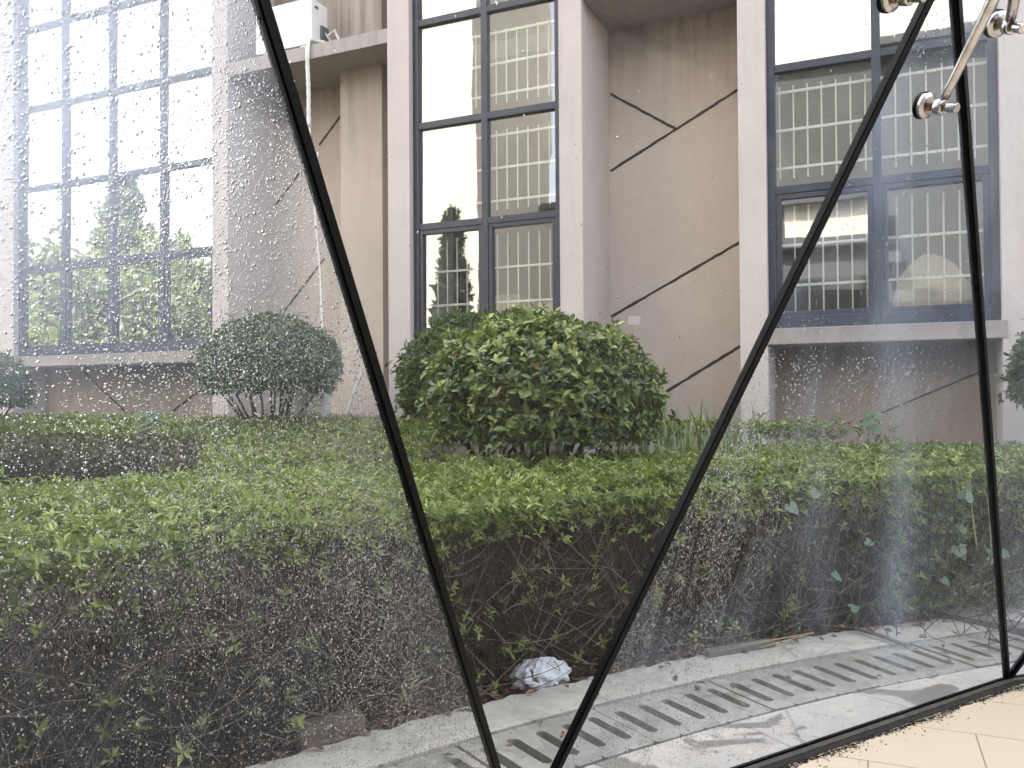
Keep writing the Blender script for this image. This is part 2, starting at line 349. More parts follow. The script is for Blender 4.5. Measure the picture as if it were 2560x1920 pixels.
# ------------------------------------------------------------------ leaves and twigs in bulk
TPL_LO = (np.array([[0, 0, 0], [.5, .5, .12], [1, 0, -.08], [.5, -.5, .12], [.5, 0, -.04]]),
          np.array([[0, 4, 1], [4, 2, 1], [0, 3, 4], [4, 3, 2]]))
TPL_HI = (np.array([[0, 0, 0], [.28, .40, .10], [.66, .42, .08], [1, 0, -.16], [.66, -.42, .08], [.28, -.40, .10], [.3, 0, .0], [.68, 0, -.05]]),
          np.array([[0, 6, 1], [6, 2, 1], [6, 7, 2], [7, 3, 2], [0, 5, 6], [6, 5, 4], [6, 4, 7], [7, 4, 3]]))
def nrm(a): return a/np.maximum(np.linalg.norm(a, axis=-1, keepdims=True), 1e-9)
def leaves(P, D, N, L, W, rnd, tpl):
    P = np.asarray(P); D = nrm(D); S = nrm(np.cross(D, N)); N = np.cross(S, D); T, F = tpl; n = len(P); k = len(T)
    V = P[:, None, :]+D[:, None, :]*(T[None, :, 0:1]*L[:, None, None])+S[:, None, :]*(T[None, :, 1:2]*W[:, None, None])+N[:, None, :]*(T[None, :, 2:3]*L[:, None, None])
    Fa = (F[None]+(np.arange(n)*k)[:, None, None]).reshape(-1, 3)
    return V.reshape(-1, 3), Fa, np.repeat(rnd, k)
def rosettes(P, A, per, L, W, rnd, tpl, spread=(35, 85), jitter=.3):
    """per leaves round each tip P with axis A"""
    n = len(P); A = nrm(A); ref = np.where(np.abs(A[:, 2:3]) > .9, np.array([[1., 0, 0]]), np.array([[0, 0, 1.]]))
    U = nrm(np.cross(A, ref)); Vv = np.cross(A, U)
    PP = np.repeat(P, per, 0); AA = np.repeat(A, per, 0); UU = np.repeat(U, per, 0); VV = np.repeat(Vv, per, 0)
    ph = (np.tile(np.arange(per), n)*2.4+np.repeat(rng.uniform(0, 6.28, n), per)+rng.normal(0, .3, n*per))[:, None]
    el = np.radians(rng.uniform(spread[0], spread[1], n*per))[:, None]
    rad = UU*np.cos(ph)+VV*np.sin(ph)
    D = AA*np.cos(el)+rad*np.sin(el); N = AA*np.sin(el)-rad*np.cos(el)+rng.normal(0, jitter, (n*per, 3))
    PP = PP-AA*rng.uniform(0, .5, (n*per, 1))*np.repeat(L, per)[:, None]
    Ls = np.repeat(L, per)*rng.uniform(.65, 1.15, n*per)
    rr = np.clip(np.repeat(rnd, per)+rng.normal(0, .10, n*per), 0, .945)
    return leaves(PP, D, N, Ls, Ls*np.repeat(W, per), rr, tpl)
def cat(parts):
    V = []; F = []; A = []; o = 0
    for v, f, a in parts: V.append(v); F.append(f+o); A.append(a); o += len(v)
    return np.concatenate(V), np.concatenate(F), np.concatenate(A)
def twigs(P0, P1, bend, r0, r1, seg=4):
    """curved three-sided twigs"""
    n = len(P0); t = np.linspace(0, 1, seg+1)[None, :, None]
    mid = (P0+P1)/2+bend; B = P0[:, None]*(1-t)**2+2*mid[:, None]*t*(1-t)+P1[:, None]*t**2
    ax = nrm(P1-P0); ref = np.where(np.abs(ax[:, 2:3]) > .9, np.array([[1., 0, 0]]), np.array([[0, 0, 1.]]))
    U = nrm(np.cross(ax, ref)); W = np.cross(ax, U)
    rad = (r0[:, None]*(1-t[..., 0])+r1[:, None]*t[..., 0])[..., None]
    V = np.stack([B+(U[:, None]*math.cos(a)+W[:, None]*math.sin(a))*rad for a in (0, 2.094, 4.189)], 2).reshape(n, -1, 3)
    F = []
    for i in range(seg):
        for k in range(3): F.append((i*3+k, i*3+(k+1) % 3, (i+1)*3+(k+1) % 3, (i+1)*3+k))
    F = np.array(F); Fa = (F[None]+(np.arange(n)*V.shape[1])[:, None, None]).reshape(-1, 4)
    return V.reshape(-1, 3), Fa
def vnoise(x, y, s=1.0, seed=0):
    """cheap smooth noise -1..1"""
    return (np.sin(x*1.7*s+seed)+np.sin(y*2.1*s+1.3*seed+1)+np.sin((x+y)*1.1*s+2.7*seed)+np.sin((x-y)*2.9*s+seed*.7)*.6+np.sin((x*2.3+y*.7)*2.2*s+seed)*.5)/4.1
CX, CY = 7.9, -2.65               # the centre the garden's curved edges are struck from
def pol(r, deg, z=0): return (CX+r*math.cos(R(deg)), CY+r*math.sin(R(deg)), z)

# ------------------------------------------------------------------ setting: ground, kerb, apron, floor
g = MB(); g.add([(-120, -120, -.10), (120, -120, -.10), (120, 120, -.10), (-120, 120, -.10)], [(0, 1, 2, 3)])
tag(g.build('ground', M['soil']), kind='structure')
def ring(name, ra, rb, z0, z1, mat, d0=110, d1=185, n=110, wob=0):
    m = MB(); vs = []; fs = []
    for i in range(n+1):
        d = d0+(d1-d0)*i/n; jb = rb+wob*(math.sin(d*5.3)+math.sin(d*13.1+1)*.7+math.sin(d*31)*.4)
        a = pol(ra, d); b = pol(jb, d)
        vs += [(a[0], a[1], z0), (a[0], a[1], z1), (b[0], b[1], z1), (b[0], b[1], z0)]
    for i in range(n):
        k = i*4
        for j in range(4): fs.append((k+j, k+(j+1) % 4, k+4+(j+1) % 4, k+4+j))
    fs += [(0, 1, 2, 3), (n*4+3, n*4+2, n*4+1, n*4)]
    return m.add(vs, fs).build(name, mat)
tag(ring('kerb', 10.985, 11.27, -.2, -.022, M['kerb'], wob=.012, n=260), kind='structure')
tag(ring('concrete_apron', 9.3, 10.535, -.2, -.030, M['apron']), kind='structure')
tag(ring('drain_channel', 10.537, 10.983, -.2, -.115, M['channel']), kind='structure')
V0, V1, V2, V3 = (-1.95, -.2), (-1.028, 2.292), (.482, 4.504), (2.52, 6.2)
T0, T1, T2, T3 = (-1.43, -1.1), (-.91, .774), (.156, 2.395), (1.74, 3.6); TZ = 2.477
def inward(p, k=.075):
    d = Vector((CX-p[0], CY-p[1])).normalized(); return (p[0]+d.x*k, p[1]+d.y*k)
fl = [inward(v, .068) for v in (V0, V1, V2, V3)]
m = MB(); pts = [(p[0], p[1]) for p in fl]+[(12, 4), (12, -12), (-3, -12)]
n = len(pts); m.add([(x, y, .0) for x, y in pts]+[(x, y, -.06) for x, y in pts], [tuple(range(n)), tuple(range(2*n-1, n-1, -1))]+[(i, i+n, (i+1) % n+n, (i+1) % n) for i in range(n)])
tag(m.build('floor', M['tiles']), kind='structure')
m = MB(); m.box((-4.2, -9.5, 3.15), (12, -.3, 3.4)); tag(m.build('shade_roof', M['roof']), kind='structure')  # unseen roof added to keep sun off the floor mirrored in the glass
m = MB(); m.box((-4.0, -9.3, -.1), (12, -9.0, 3.148)); tag(m.build('hall_back_wall', M['greywall']), kind='structure')
# slotted drain covers, one object per cast piece
def cover_mesh(slots, dth, kk):
    """one cast cover in local polar strip: ring quads round each stadium slot"""
    ra, rb, zt, zb = 10.548, 10.972, -.030, -.085
    vs = []; fs = []; NS = 28
    for s in range(slots):
        t0 = s*dth; t1 = (s+1)*dth; tc = (t0+t1)/2; hw = R(dth)*10.75*.5
        inner = []; outer = []
        ln = .105; wd = .024
        for k in range(NS):
            a = 2*math.pi*k/NS; ca, sa = math.cos(a), math.sin(a)
            xi = ln*(1 if ca > 0 else -1)*(1 if abs(ca) > 1e-6 else 0)+wd*ca; yi = wd*sa
            inner.append((xi, yi))
            # matching point of the outer rectangle
            q = max(abs(ca)/.212, abs(sa)/hw) if False else None
            hx, hy = .212, hw
            if abs(sa) < .5: xo = hx*(1 if ca > 0 else -1); yo = hy*sa/.5
            else: xo = hx*(ca/.866); yo = hy*(1 if sa > 0 else -1)
            outer.append((max(-hx, min(hx, xo)), max(-hy, min(hy, yo))))
        b = len(vs)
        for z in (zt, zb):
            for lst in (outer, inner):
                for (x, y) in lst:
                    r_ = 10.76+x; an = R(tc)+y/10.75
                    vs.append((r_*math.cos(an), r_*math.sin(an), z))
        for k in range(NS):
            k2 = (k+1) % NS
            fs.append((b+k, b+k2, b+NS+k2, b+NS+k)); fs.append((b+NS+k, b+NS+k2, b+3*NS+k2, b+3*NS+k))
            fs.append((b+2*NS+k2, b+2*NS+k, b+3*NS+k, b+3*NS+k2)); fs.append((b+k2, b+k, b+2*NS+k, b+2*NS+k2))
    bm = MB(); bm.add(vs, fs); return bm
SL, DTH, GAP = 5, .70, .05
ordn = ['first', 'second', 'third', 'fourth', 'fifth', 'sixth', 'seventh', 'eighth', 'ninth', 'tenth']
cov0 = None; startd = 128.35; k = 0
for i in range(10):
    a0 = startd+i*(SL*DTH+GAP)
    if a0 > 153: break
    if cov0 is None: cov0 = cover_mesh(SL, DTH, 0).build('drain_cover', M['cover']); o = cov0
    else: o = cov0.copy(); C.objects.link(o)
    o.location = (CX, CY, (.0, .003, -.003, .002)[i % 4]); o.rotation_euler = (0, 0, R(a0)); covs = i
    tag(o, 'slotted grey concrete drain cover, %s from the right along the curved channel' % ordn[i], 'drain cover', 'slotted covers of the curved drain')
# cross gutter at far right
def quad_prism(mb, pts, z0, z1):
    n = len(pts); mb.add([(x, y, z0) for x, y in pts]+[(x, y, z1) for x, y in pts], [tuple(range(n-1, -1, -1)), tuple(range(n, 2*n))]+[(i, (i+1) % n, (i+1) % n+n, i+n) for i in range(n)])
m = MB(); quad_prism(m, [(.20, 5.86), (.16, 5.74), (.72, 5.42), (1.6, 4.95), (1.7, 5.08), (.78, 5.56)], -.1, .012)
tag(m.build('cross_kerb', simple('dark_kerb_stone', (.16, .15, .145), .8, 0, .4, 14, .4)), kind='structure')
m = MB(); quad_prism(m, [(.22, 5.90), (.80, 5.58), (1.75, 5.08), (2.4, 5.4), (.9, 6.5), (.5, 6.3)], -.1, -.018)
tag(m.build('paved_strip', M['kerb']), kind='structure')

# ------------------------------------------------------------------ the facade building
B = empty('apartment_building', (-5, 8.2, 0), 'brown plastered building with tall navy windows, pillars and recessed bays behind the hedge', 'building')
TOP = 17.6; YF, YB, YW = 8.2, 9.1, 8.3  # unseen upper height raised so its shade covers the hall floor
def part(mb, name, mat, parent=B, **k): return mb.build(name, mat, parent, **k)
m = MB()
rec = [(-13.9, -12.25), (-7.71, -5.29), (-2.895, -1.305), (1.14, 2.75)]
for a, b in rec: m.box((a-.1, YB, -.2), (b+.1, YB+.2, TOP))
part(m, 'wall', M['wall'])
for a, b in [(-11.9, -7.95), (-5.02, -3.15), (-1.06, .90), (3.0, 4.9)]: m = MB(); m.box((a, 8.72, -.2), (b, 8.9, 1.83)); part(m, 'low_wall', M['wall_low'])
for a, b in ((-22, -14.15), (5.15, 9)): m = MB(); m.box((a, 8.25, -.2), (b, 8.6, TOP)); part(m, 'end_wall', M['pillar'])
m = MB(); m.box((-22, 8.9, TOP), (9, 18, TOP+.25)); m.box((-22, 17.8, -.1), (9, 18, TOP)); m.box((-22, 8.6, -.1), (-21.8, 17.8, TOP)); m.box((8.8, 8.6, -.1), (9, 17.8, TOP)); part(m, 'roof', M['roof'])
for a, b in [(-14.15, -13.9), (-12.25, -11.86), (-7.975, -7.71), (-5.29, -4.995), (-3.155, -2.895), (-1.305, -1.045), (.885, 1.14), (2.75, 3.02), (4.88, 5.15)]:
    m = MB(); m.box((a, YF, -.2), (b, YB+.15, TOP), .012); part(m, 'pillar', M['pillar'])
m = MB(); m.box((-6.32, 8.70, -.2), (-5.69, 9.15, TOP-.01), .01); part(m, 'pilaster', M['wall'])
for a, b, z in [(-13.9, -12.25, 5.46), (-7.71, -5.29, 5.46), (-2.895, -1.305, 5.50), (1.14, 2.75, 5.5)]:
    for zz in (z, z+3.6):
        m = MB(); m.box((a+.001, YF+.006, zz), (b-.001, YB+.05, zz+.17), .008); part(m, 'ledge', M['ledge'])
# slanted grooves cut in the render
def onY(x, y, Y):
    d = (x-1280)/2080*np.array(r2)-(y-960)/2080*np.array(u2)+np.array(fw); t = Y/d[1]; return (d[0]*t, d[2]*t+EYE)
GR = [((-2.90, 4.64), (-1.93, 4.26)), ((-2.90, 3.82), (-1.10, 4.67)), ((-2.89, 2.22), (-1.06, 2.99)), ((-2.3, 1.32), (-1.06, 1.88)), ((-2.89, .35), (-1.1, 1.1))]
gl = [((1526, 235), (1690, 323)), ((1526, 428), (1850, 221)), ((1528, 792), (1856, 602)), ((1640, 995), (1858, 861)), ((798, 363), (853, 288)), ((680, 525), (756, 424)), ((706, 785), (812, 646))]
def groove(p, q, Y, wd=.030, nseg=26):
    m = MB(); p = Vector((p[0], Y, p[1])); q = Vector((q[0], Y, q[1])); t = (q-p).normalized(); s = t.cross(Vector((0, 1, 0)))
    vs = []; 
    for i in range(nseg+1):
        c = p.lerp(q, i/nseg); a = wd*(.5+random.uniform(-.12, .12)); b = wd*(.5+random.uniform(-.12, .12))
        vs += [c+s*a+Vector((0, -.003, 0)), c-s*b+Vector((0, -.003, 0)), c-s*b+Vector((0, .02, 0)), c+s*a+Vector((0, .02, 0))]
    fs = []
    for i in range(nseg):
        for j in range(4): fs.append((i*4+j, i*4+(j+1) % 4, i*4+4+(j+1) % 4, i*4+4+j))
    fs += [(0, 1, 2, 3), (nseg*4+3, nseg*4+2, nseg*4+1, nseg*4)]
    m.add(vs, fs); part(m, 'groove', M['groove'])
for a, b in gl: groove(onY(*a, YB), onY(*b, YB), YB)
groove(onY(205, 925, 8.72), onY(320, 1035, 8.72), 8.72); groove(onY(430, 1030, 8.72), onY(520, 960, 8.72), 8.72)
groove(onY(2150, 1055, 8.72), onY(2450, 930, 8.72), 8.72, .018)
# rubbed patch of pale paint low on the recessed wall
c = onY(1585, 800, YB); m = MB(); m.add([(c[0]-.075, YB-.003, c[1]-.05), (c[0]+.06, YB-.003, c[1]-.055), (c[0]+.08, YB-.003, c[1]+.035), (c[0]-.06, YB-.003, c[1]+.05)], [(0, 1, 2, 3)]); part(m, 'paint_patch', M['white_paint'])
# windows
TR = [1.97, 3.28, 4.45, 5.645, 6.84, 8.03, 9.2, 10.4, 11.6]
def window(x0, x1, cols, glass='winglass'):
    cw = (x1-x0)/cols; f = MB(); fr_y0, fr_y1 = YW-.02, YW+.07
    f.box((x0, fr_y0, 1.955), (x0+.075, fr_y1, TOP-.3), .006); f.box((x1-.075, fr_y0, 1.955), (x1, fr_y1, TOP-.3), .006)
    for i in range(1, cols): f.box((x0+i*cw-.038, fr_y0+.003, 1.958), (x0+i*cw+.038, fr_y1-.002, TOP-.3), .006)
    for k, z in enumerate(TR):
        h = .05 if k else .06
        for i in range(cols):
            a = x0+i*cw+(.0745 if i == 0 else .0375); b = x0+(i+1)*cw-(.0745 if i == cols-1 else .0375)
            f.box((a, fr_y0+.006, z-h*.75 if k else 1.956), (b, fr_y1-.006, z+h*.75 if k else 2.07), .006)
    # opening sashes in the lowest row
    for i in range(cols):
        a = x0+i*cw+(.0745 if i == 0 else .0375); b = x0+(i+1)*cw-(.0745 if i == cols-1 else .0375); s = .048
        for bx in (((a, 2.07), (a+s, 3.24)), ((b-s, 2.07), (b, 3.24)), ((a+s, 2.07), (b-s, 2.07+s)), ((a+s, 3.24-s), (b-s, 3.24))):
            f.box((bx[0][0]+.001, fr_y0+.014, bx[0][1]+.001), (bx[1][0]-.001, fr_y1-.012, bx[1][1]-.001), .004)
    W = part(f, 'window', M['frame'])
    for r_ in range(len(TR)-1):
        for i in range(cols):
            a = x0+i*cw; z0 = TR[r_]; z1 = TR[r_+1]
            rx = random.uniform(-.006, .006); rz = random.uniform(-.006, .006)
            p = MB(); yy = YW+.03
            p.add([(a+.03, yy+rx+rz, z0+.02), (a+cw-.03, yy-rx+rz, z0+.02), (a+cw-.03, yy-rx-rz, z1-.02), (a+.03, yy+rx-rz, z1-.02)], [(0, 1, 2, 3)])
            if z0 < 9: part(p, 'pane', M[glass], W)
    gr = MB(); yg = YW+.13
    xs = np.arange(x0+.10, x1-.05, .128)
    for fz0, fz1 in ((2.05, 3.15), (3.42, 4.32), (4.62, 5.45), (5.75, 6.7)):
        hz = (fz0+.33, fz0+.72) if fz0 < 3 else (fz0+.10, fz0+.47, fz0+.84) if fz0 < 4.6 else (fz0+.1, fz0+.45, fz1-.03)
        for h in hz: gr.box((x0+.07, yg-.008, h-.012), (x1-.07, yg+.008, h+.012))
        for x in xs: gr.tube([(x, yg+.012, fz0), (x, yg+.012, fz1)], .0085, 5)
    part(gr, 'security_grille', M['grille'], W)
    s = MB(); s.box((x0-.04, YF-.012, 1.80), (x1+.04, 8.74, 1.953), .012); part(s, 'sill', M['sill'])
    # the room behind
    q = MB(); q.box((x0-.18, 12.6, 1.7), (x1+.18, 12.7, 9.0)); q.box((x0-.18, 8.95, 1.7), (x0-.1, 12.6, 9.0)); q.box((x1+.1, 8.95, 1.7), (x1+.18, 12.6, 9.0))
    q.box((x0-.1, 8.95, 1.7), (x1+.1, 12.6, 1.8)); q.box((x0-.1, 8.7, 5.25), (x1+.1, 12.6, 5.45)); q.box((x0-.1, 8.7, 8.9), (x1+.1, 12.6, 9.0))
    part(q, 'room', M['room'])
    return W
WL = window(-11.86, -7.975, 4, 'winglass_coated'); WC = window(-4.995, -3.155, 2); WR = window(-1.045, .885, 2); WX = window(3.02, 4.88, 2)

# things on and in the building
A = empty('air_conditioner', (-6.83, 8.5, 5.632), 'white outdoor air conditioner unit standing on the concrete ledge', 'air conditioner')
m = MB(); m.box((-7.27, 8.235, 5.668), (-6.40, 8.56, 6.235), .018); m.box((-7.15, 8.25, 5.633), (-7.08, 8.54, 5.668)); m.box((-6.58, 8.25, 5.633), (-6.51, 8.54, 5.668)); part(m, 'casing', M['ac'], A)
m = MB(); m.lathe((-6.98, 8.242, 5.95), (0, -1, 0), [(-.02, .23), (.002, .23), (.002, .21), (-.015, .20)], 32); part(m, 'fan_opening', M['ac_dark'], A)
m = MB()
for rr in (.04, .08, .12, .16, .20, .235): m.tube([(-6.98+rr*math.cos(a), 8.228, 5.95+rr*math.sin(a)) for a in np.linspace(0, 2*math.pi, 33)], .003, 5, False)
for a in np.linspace(0, math.pi, 7)[:-1]: m.beam((-6.98-.235*math.cos(a), 8.228, 5.95-.235*math.sin(a)), (-6.98+.235*math.cos(a), 8.228, 5.95+.235*math.sin(a)), (0, 1, 0), .004, .004)
part(m, 'fan_guard', M['ac'], A)
m = MB(); m.box((-6.399, 8.40, 5.70), (-6.365, 8.54, 5.95), .008); part(m, 'valve_cover', M['ac_dark'], A)
m = MB(); m.box((-6.399, 8.30, 6.13), (-6.394, 8.36, 6.16)); part(m, 'hand_grip', M['ac_dark'], A)
m = MB(); m.tube([(-6.385, 8.5, 5.83), (-6.25, 8.5, 5.9), (-6.2, 8.55, 5.75), (-6.22, 8.6, 5.66)], .02, 8); m.tube([(-6.385, 8.46, 5.9), (-6.3, 8.5, 5.75), (-6.12, 8.7, 5.66), (-6.0, 8.9, 5.9)], .01, 6); part(m, 'hose', M['foam'], A)
m = MB(); pts = [(-6.25, 8.5, 5.66), (-6.30, 8.33, 5.69), (-6.38, 8.20, 5.68), (-6.405, 8.165, 5.60), (-6.405, 8.16, 5.4)]
zz = np.linspace(5.38, 4.62, 20)
pts += [(-6.405+.02*(1-(z-4.6)/.8)+.003*math.sin(z*9), 8.165, z) for z in zz]
m.tube(pts, [.026+.0035*math.sin(i*2.4) for i in range(len(pts))], 10)
pts = [(-6.38+(.19*(4.62-z)/2.6), 8.17+.01*math.sin(z*5), z) for z in np.linspace(4.62, 1.2, 22)]; m.tube(pts, .011, 7)
tag(m.build('condenser_pipe', M['foam'], None, True), 'white foam-wrapped pipe hanging from the ledge down the wall', 'pipe')
# a beige cloth bundle and cardboard boxes on the room side of the windows
def blob(mb, c, rx, ry, rz, nu=28, nv=16, amp=.12, seed=0, flat=-.5, peak=0):
    vs = []; fs = []
    for j in range(nv+1):
        v = -math.pi/2+math.pi*j/nv
        for i in range(nu):
            u = 2*math.pi*i/nu; x, y, z = math.cos(v)*math.cos(u), math.cos(v)*math.sin(u), math.sin(v)
            f = 1+amp*(math.sin(3*u+seed+2*v)+.6*math.sin(7*u-3*v+seed)+.4*math.sin(5*v*2+4*u))
            z2 = max(z, flat)+peak*max(0, z)**3
            vs.append((c[0]+x*rx*f, c[1]+y*ry*f, c[2]+z2*rz*(1+.3*(f-1))))
    for j in range(nv):
        for i in range(nu): fs.append((j*nu+i, j*nu+(i+1) % nu, (j+1)*nu+(i+1) % nu, (j+1)*nu+i))
    return mb.add(vs, fs)
m = MB(); blob(m, (.38, 8.80, 2.14), .36, .16, .37, amp=.07, seed=2, peak=.35)
tag(m.build('cloth_bundle', M['cloth'], None, True), 'beige cloth bundle heaped behind the lower right window pane', 'bundle')
m = MB(); m.box((-4.75, 9.1, 1.8), (-4.05, 9.6, 2.55), .01); tag(m.build('cardboard_box', M['card']), 'brown cardboard box behind the lower left pane of the middle window', 'box', 'boxes inside the middle window')
m = MB(); m.box((-3.85, 9.25, 1.8), (-3.3, 9.7, 2.45), .01); tag(m.build('cardboard_box', M['cloth']), 'pale box behind the lower right pane of the middle window', 'box', 'boxes inside the middle window')

# ------------------------------------------------------------------ neighbours mirrored in the panes, some added to shape the reflections
def block(name, x0, x1, y0, y1, h, mat, label, winc=0):
    b = empty(name, ((x0+x1)/2, (y0+y1)/2, 0), label, 'building')
    q = MB(); q.box((x0, y0, -.1), (x1, y1, h)); part(q, 'wall', mat, b)
    q = MB(); q.box((x0-.3, y0-.3, h+.002), (x1+.3, y1+.3, h+.3)); part(q, 'roof', M['roof'], b)
    for i in range(winc):
        xx = x0+(i+.5)*(x1-x0)/winc
        for k in range(int(h//3.2)): q = MB(); q.box((xx-.7, y1-.02, 1.2+k*3.2), (xx+.7, y1+.03, 2.8+k*3.2)); part(q, 'window', M['frame'], b)
    return b
block('mirrored_block', -21.5, -12.9, -17, -9, 20, M['cream'], 'tall cream rendered block opposite the brown building, mirrored in its middle window')
block('mirrored_block', -12.7, -7.4, -22, -16, 9.5, M['greywall'], 'grey block opposite the brown building, beside the tall cream block', 0)
block('mirrored_block', -7.2, 9, -24, -16.5, 13.4, M['greywall'], 'added wide tall grey block behind the low cream building, keeping sky out of the right window reflection', 0)  # added to block bright sky from the right window panes
block('mirrored_block', -10, 12, -36, -30, 27, M['cream'], 'added very tall cream block far behind the wide grey block, brightening the right window reflection', 0)  # added sunlit reflector for the white top pane of the right window
block('mirrored_block', -3.6, -.45, -16, -12, 7.2, M['cream'], 'low cream building behind the glass hall', 0)
block('mirrored_block', -3.9, -.3, -11.9, -11, 5.6, M['roof'], 'dark low shed in front of the low cream building', 0)
def big_tree(name, x, y, h, rad, mat, label, conifer=False, n=9000, cz=.55):
    t = empty(name, (x, y, 0), label, 'tree', 'trees opposite the brown building')
    q = MB(); q.tube([(x, y, -.1), (x+.1, y, h*.35), (x, y+.1, h*.75)], [.22, .16, .05], 8)
    for i in range(7):
        a = i*2.4; z = h*(.3+.06*i); q.tube([(x, y, z), (x+rad*.5*math.cos(a), y+rad*.5*math.sin(a), z+rad*.4)], [.07, .02], 5)
    part(q, 'trunk', M['bark'], t)
    if conifer:
        zz = rng.uniform(.12, 1, n)**.8; lay = 1-zz; rr = rad*lay*rng.uniform(.3, 1, n)*(1+.25*np.sin(zz*60)); a = rng.uniform(0, 6.28, n)
        P = np.stack([x+rr*np.cos(a), y+rr*np.sin(a), zz*h], 1)
    else:
        cc = np.array([[x, y, h*cz]])+rng.normal(0, 1, (22, 3))*np.array([[rad*.5, rad*.5, h*.17]])
        P = cc[rng.integers(0, 22, n)]+nrm(rng.normal(0, 1, (n, 3)))*rng.uniform(.5, 1, (n, 1))*rad*.42
    v, f, a_ = leaves(P, rng.normal(0, 1, (n, 3)), rng.normal(0, 1, (n, 3)), rng.uniform(.2, .4, n), rng.uniform(.12, .2, n), rng.uniform(0, 1, n), TPL_LO)
    npmesh('crown', v, f, mat, t, a_)
big_tree('broadleaf_tree', -29, -6, 4.6, 2.4, M['leaf_tree'], 'yellow-green tree mirrored in the lower left window panes')
big_tree('broadleaf_tree', -20.8, -3.6, 6.0, 2.4, M['leaf_grey'], 'grey-green tree mirrored in the right end of the wide window')
big_tree('broadleaf_tree', -34, -8, 5.2, 2.8, M['leaf_tree'], 'yellow-green tree mirrored in the leftmost window panes')
big_tree('broadleaf_tree', -24.5, -5, 6.6, 2.8, M['leaf_grey'], 'small grey-green tree nearest the cream block')
big_tree('broadleaf_tree', -39, -7, 7.0, 3.4, M['leaf_tree'], 'farthest yellow-green tree from the cream block')
big_tree('conifer_tree', -37, -14, 15, 3.9, M['leaf_grey'], 'grey conifer standing behind the yellow-green trees', True, 14000)
big_tree('conifer_tree', -31.5, -13, 9, 3.6, M['leaf_grey'], 'grey conifer between the yellow-green trees and the cream block', True)
big_tree('conifer_tree', -42, -12, 17, 4.4, M['leaf_grey'], 'grey conifer farthest left of the row', True, 14000)
big_tree('conifer_tree', -12.3, -6.0, 7.2, 1.3, M['leaf_conifer'], 'dark conifer in front of the cream block, mirrored in the middle window', True, 5000)

# ------------------------------------------------------------------ hedges
def polar_pts(n, r0, r1, d0, d1):
    r = np.sqrt(rng.uniform(r0*r0, r1*r1, n)); d = np.radians(rng.uniform(d0, d1, n))
    return CX+r*np.cos(d), CY+r*np.sin(d), r, np.degrees(d)
def h_front(X, Y): return .885+.035*vnoise(X, Y, 1.6, 3)+.02*vnoise(X, Y, 5, 1)
H1 = empty('trimmed_hedge', pol(12.1, 140, -.1), 'low trimmed azalea hedge with yellow-green top and bare brown twigs along the kerb', 'hedge')
parts = []
def top_rosettes(X, Y, Z, L, W, per, tpl, rbase, depth=0):
    n = len(X); A = np.stack([rng.normal(0, .35, n), rng.normal(0, .35, n), np.full(n, 1.)], 1)
    P = np.stack([X, Y, Z+rng.normal(0, .018, n)-depth], 1)
    return rosettes(P, A, per, rng.uniform(L*.7, L*1.25, n), np.full(n, W), rbase, tpl)
X, Y, rr, dd = polar_pts(10500, 11.30, 13.12, 113, 166)
edge = np.clip((rr-11.30)/.14, 0, 1); keep = (Y < 7.85); X, Y, rr, edge = X[keep], Y[keep], rr[keep], edge[keep]
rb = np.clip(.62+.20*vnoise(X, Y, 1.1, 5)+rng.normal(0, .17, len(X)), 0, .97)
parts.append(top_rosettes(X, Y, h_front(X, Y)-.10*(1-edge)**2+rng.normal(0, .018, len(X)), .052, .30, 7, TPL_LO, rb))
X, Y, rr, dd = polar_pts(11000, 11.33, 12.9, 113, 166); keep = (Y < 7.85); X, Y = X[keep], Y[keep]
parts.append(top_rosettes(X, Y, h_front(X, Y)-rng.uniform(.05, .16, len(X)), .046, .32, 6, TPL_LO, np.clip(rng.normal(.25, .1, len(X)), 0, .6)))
# sprigs that stick out of the bare front face, most of them near the top
n = 3300; d = rng.uniform(116, 166, n); fz = rng.uniform(0, 1, n)**2.6; z = .86-.86*fz; r0 = 11.30+rng.normal(0, .03, n)+.05*fz
keep = rng.uniform(0, 1, n) < np.where(fz < .22, 1, .30); d, z, r0, fz = d[keep], z[keep], r0[keep], fz[keep]; n = len(d)
# the right-hand end is leafy all the way down
n2 = 2600; d = np.concatenate([d, rng.uniform(116, 134.5, n2)]); z = np.concatenate([z, rng.uniform(.0, .85, n2)]); r0 = np.concatenate([r0, 11.28+rng.uniform(-.05, .22, n2)]); fz = np.concatenate([fz, np.full(n2, .5)]); n = len(d)
X = CX+r0*np.cos(np.radians(d)); Y = CY+r0*np.sin(np.radians(d))
A_ = np.stack([-(X-CX)/r0*.8+rng.normal(0, .4, n), -(Y-CY)/r0*.8+rng.normal(0, .4, n), np.full(n, .7)+rng.normal(0, .3, n)], 1)
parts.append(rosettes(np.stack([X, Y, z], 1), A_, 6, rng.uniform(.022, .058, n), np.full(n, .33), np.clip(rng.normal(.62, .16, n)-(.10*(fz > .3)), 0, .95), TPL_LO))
v, f, a = cat(parts); npmesh('foliage', v, f, M['leaf_hedge'], H1, a)
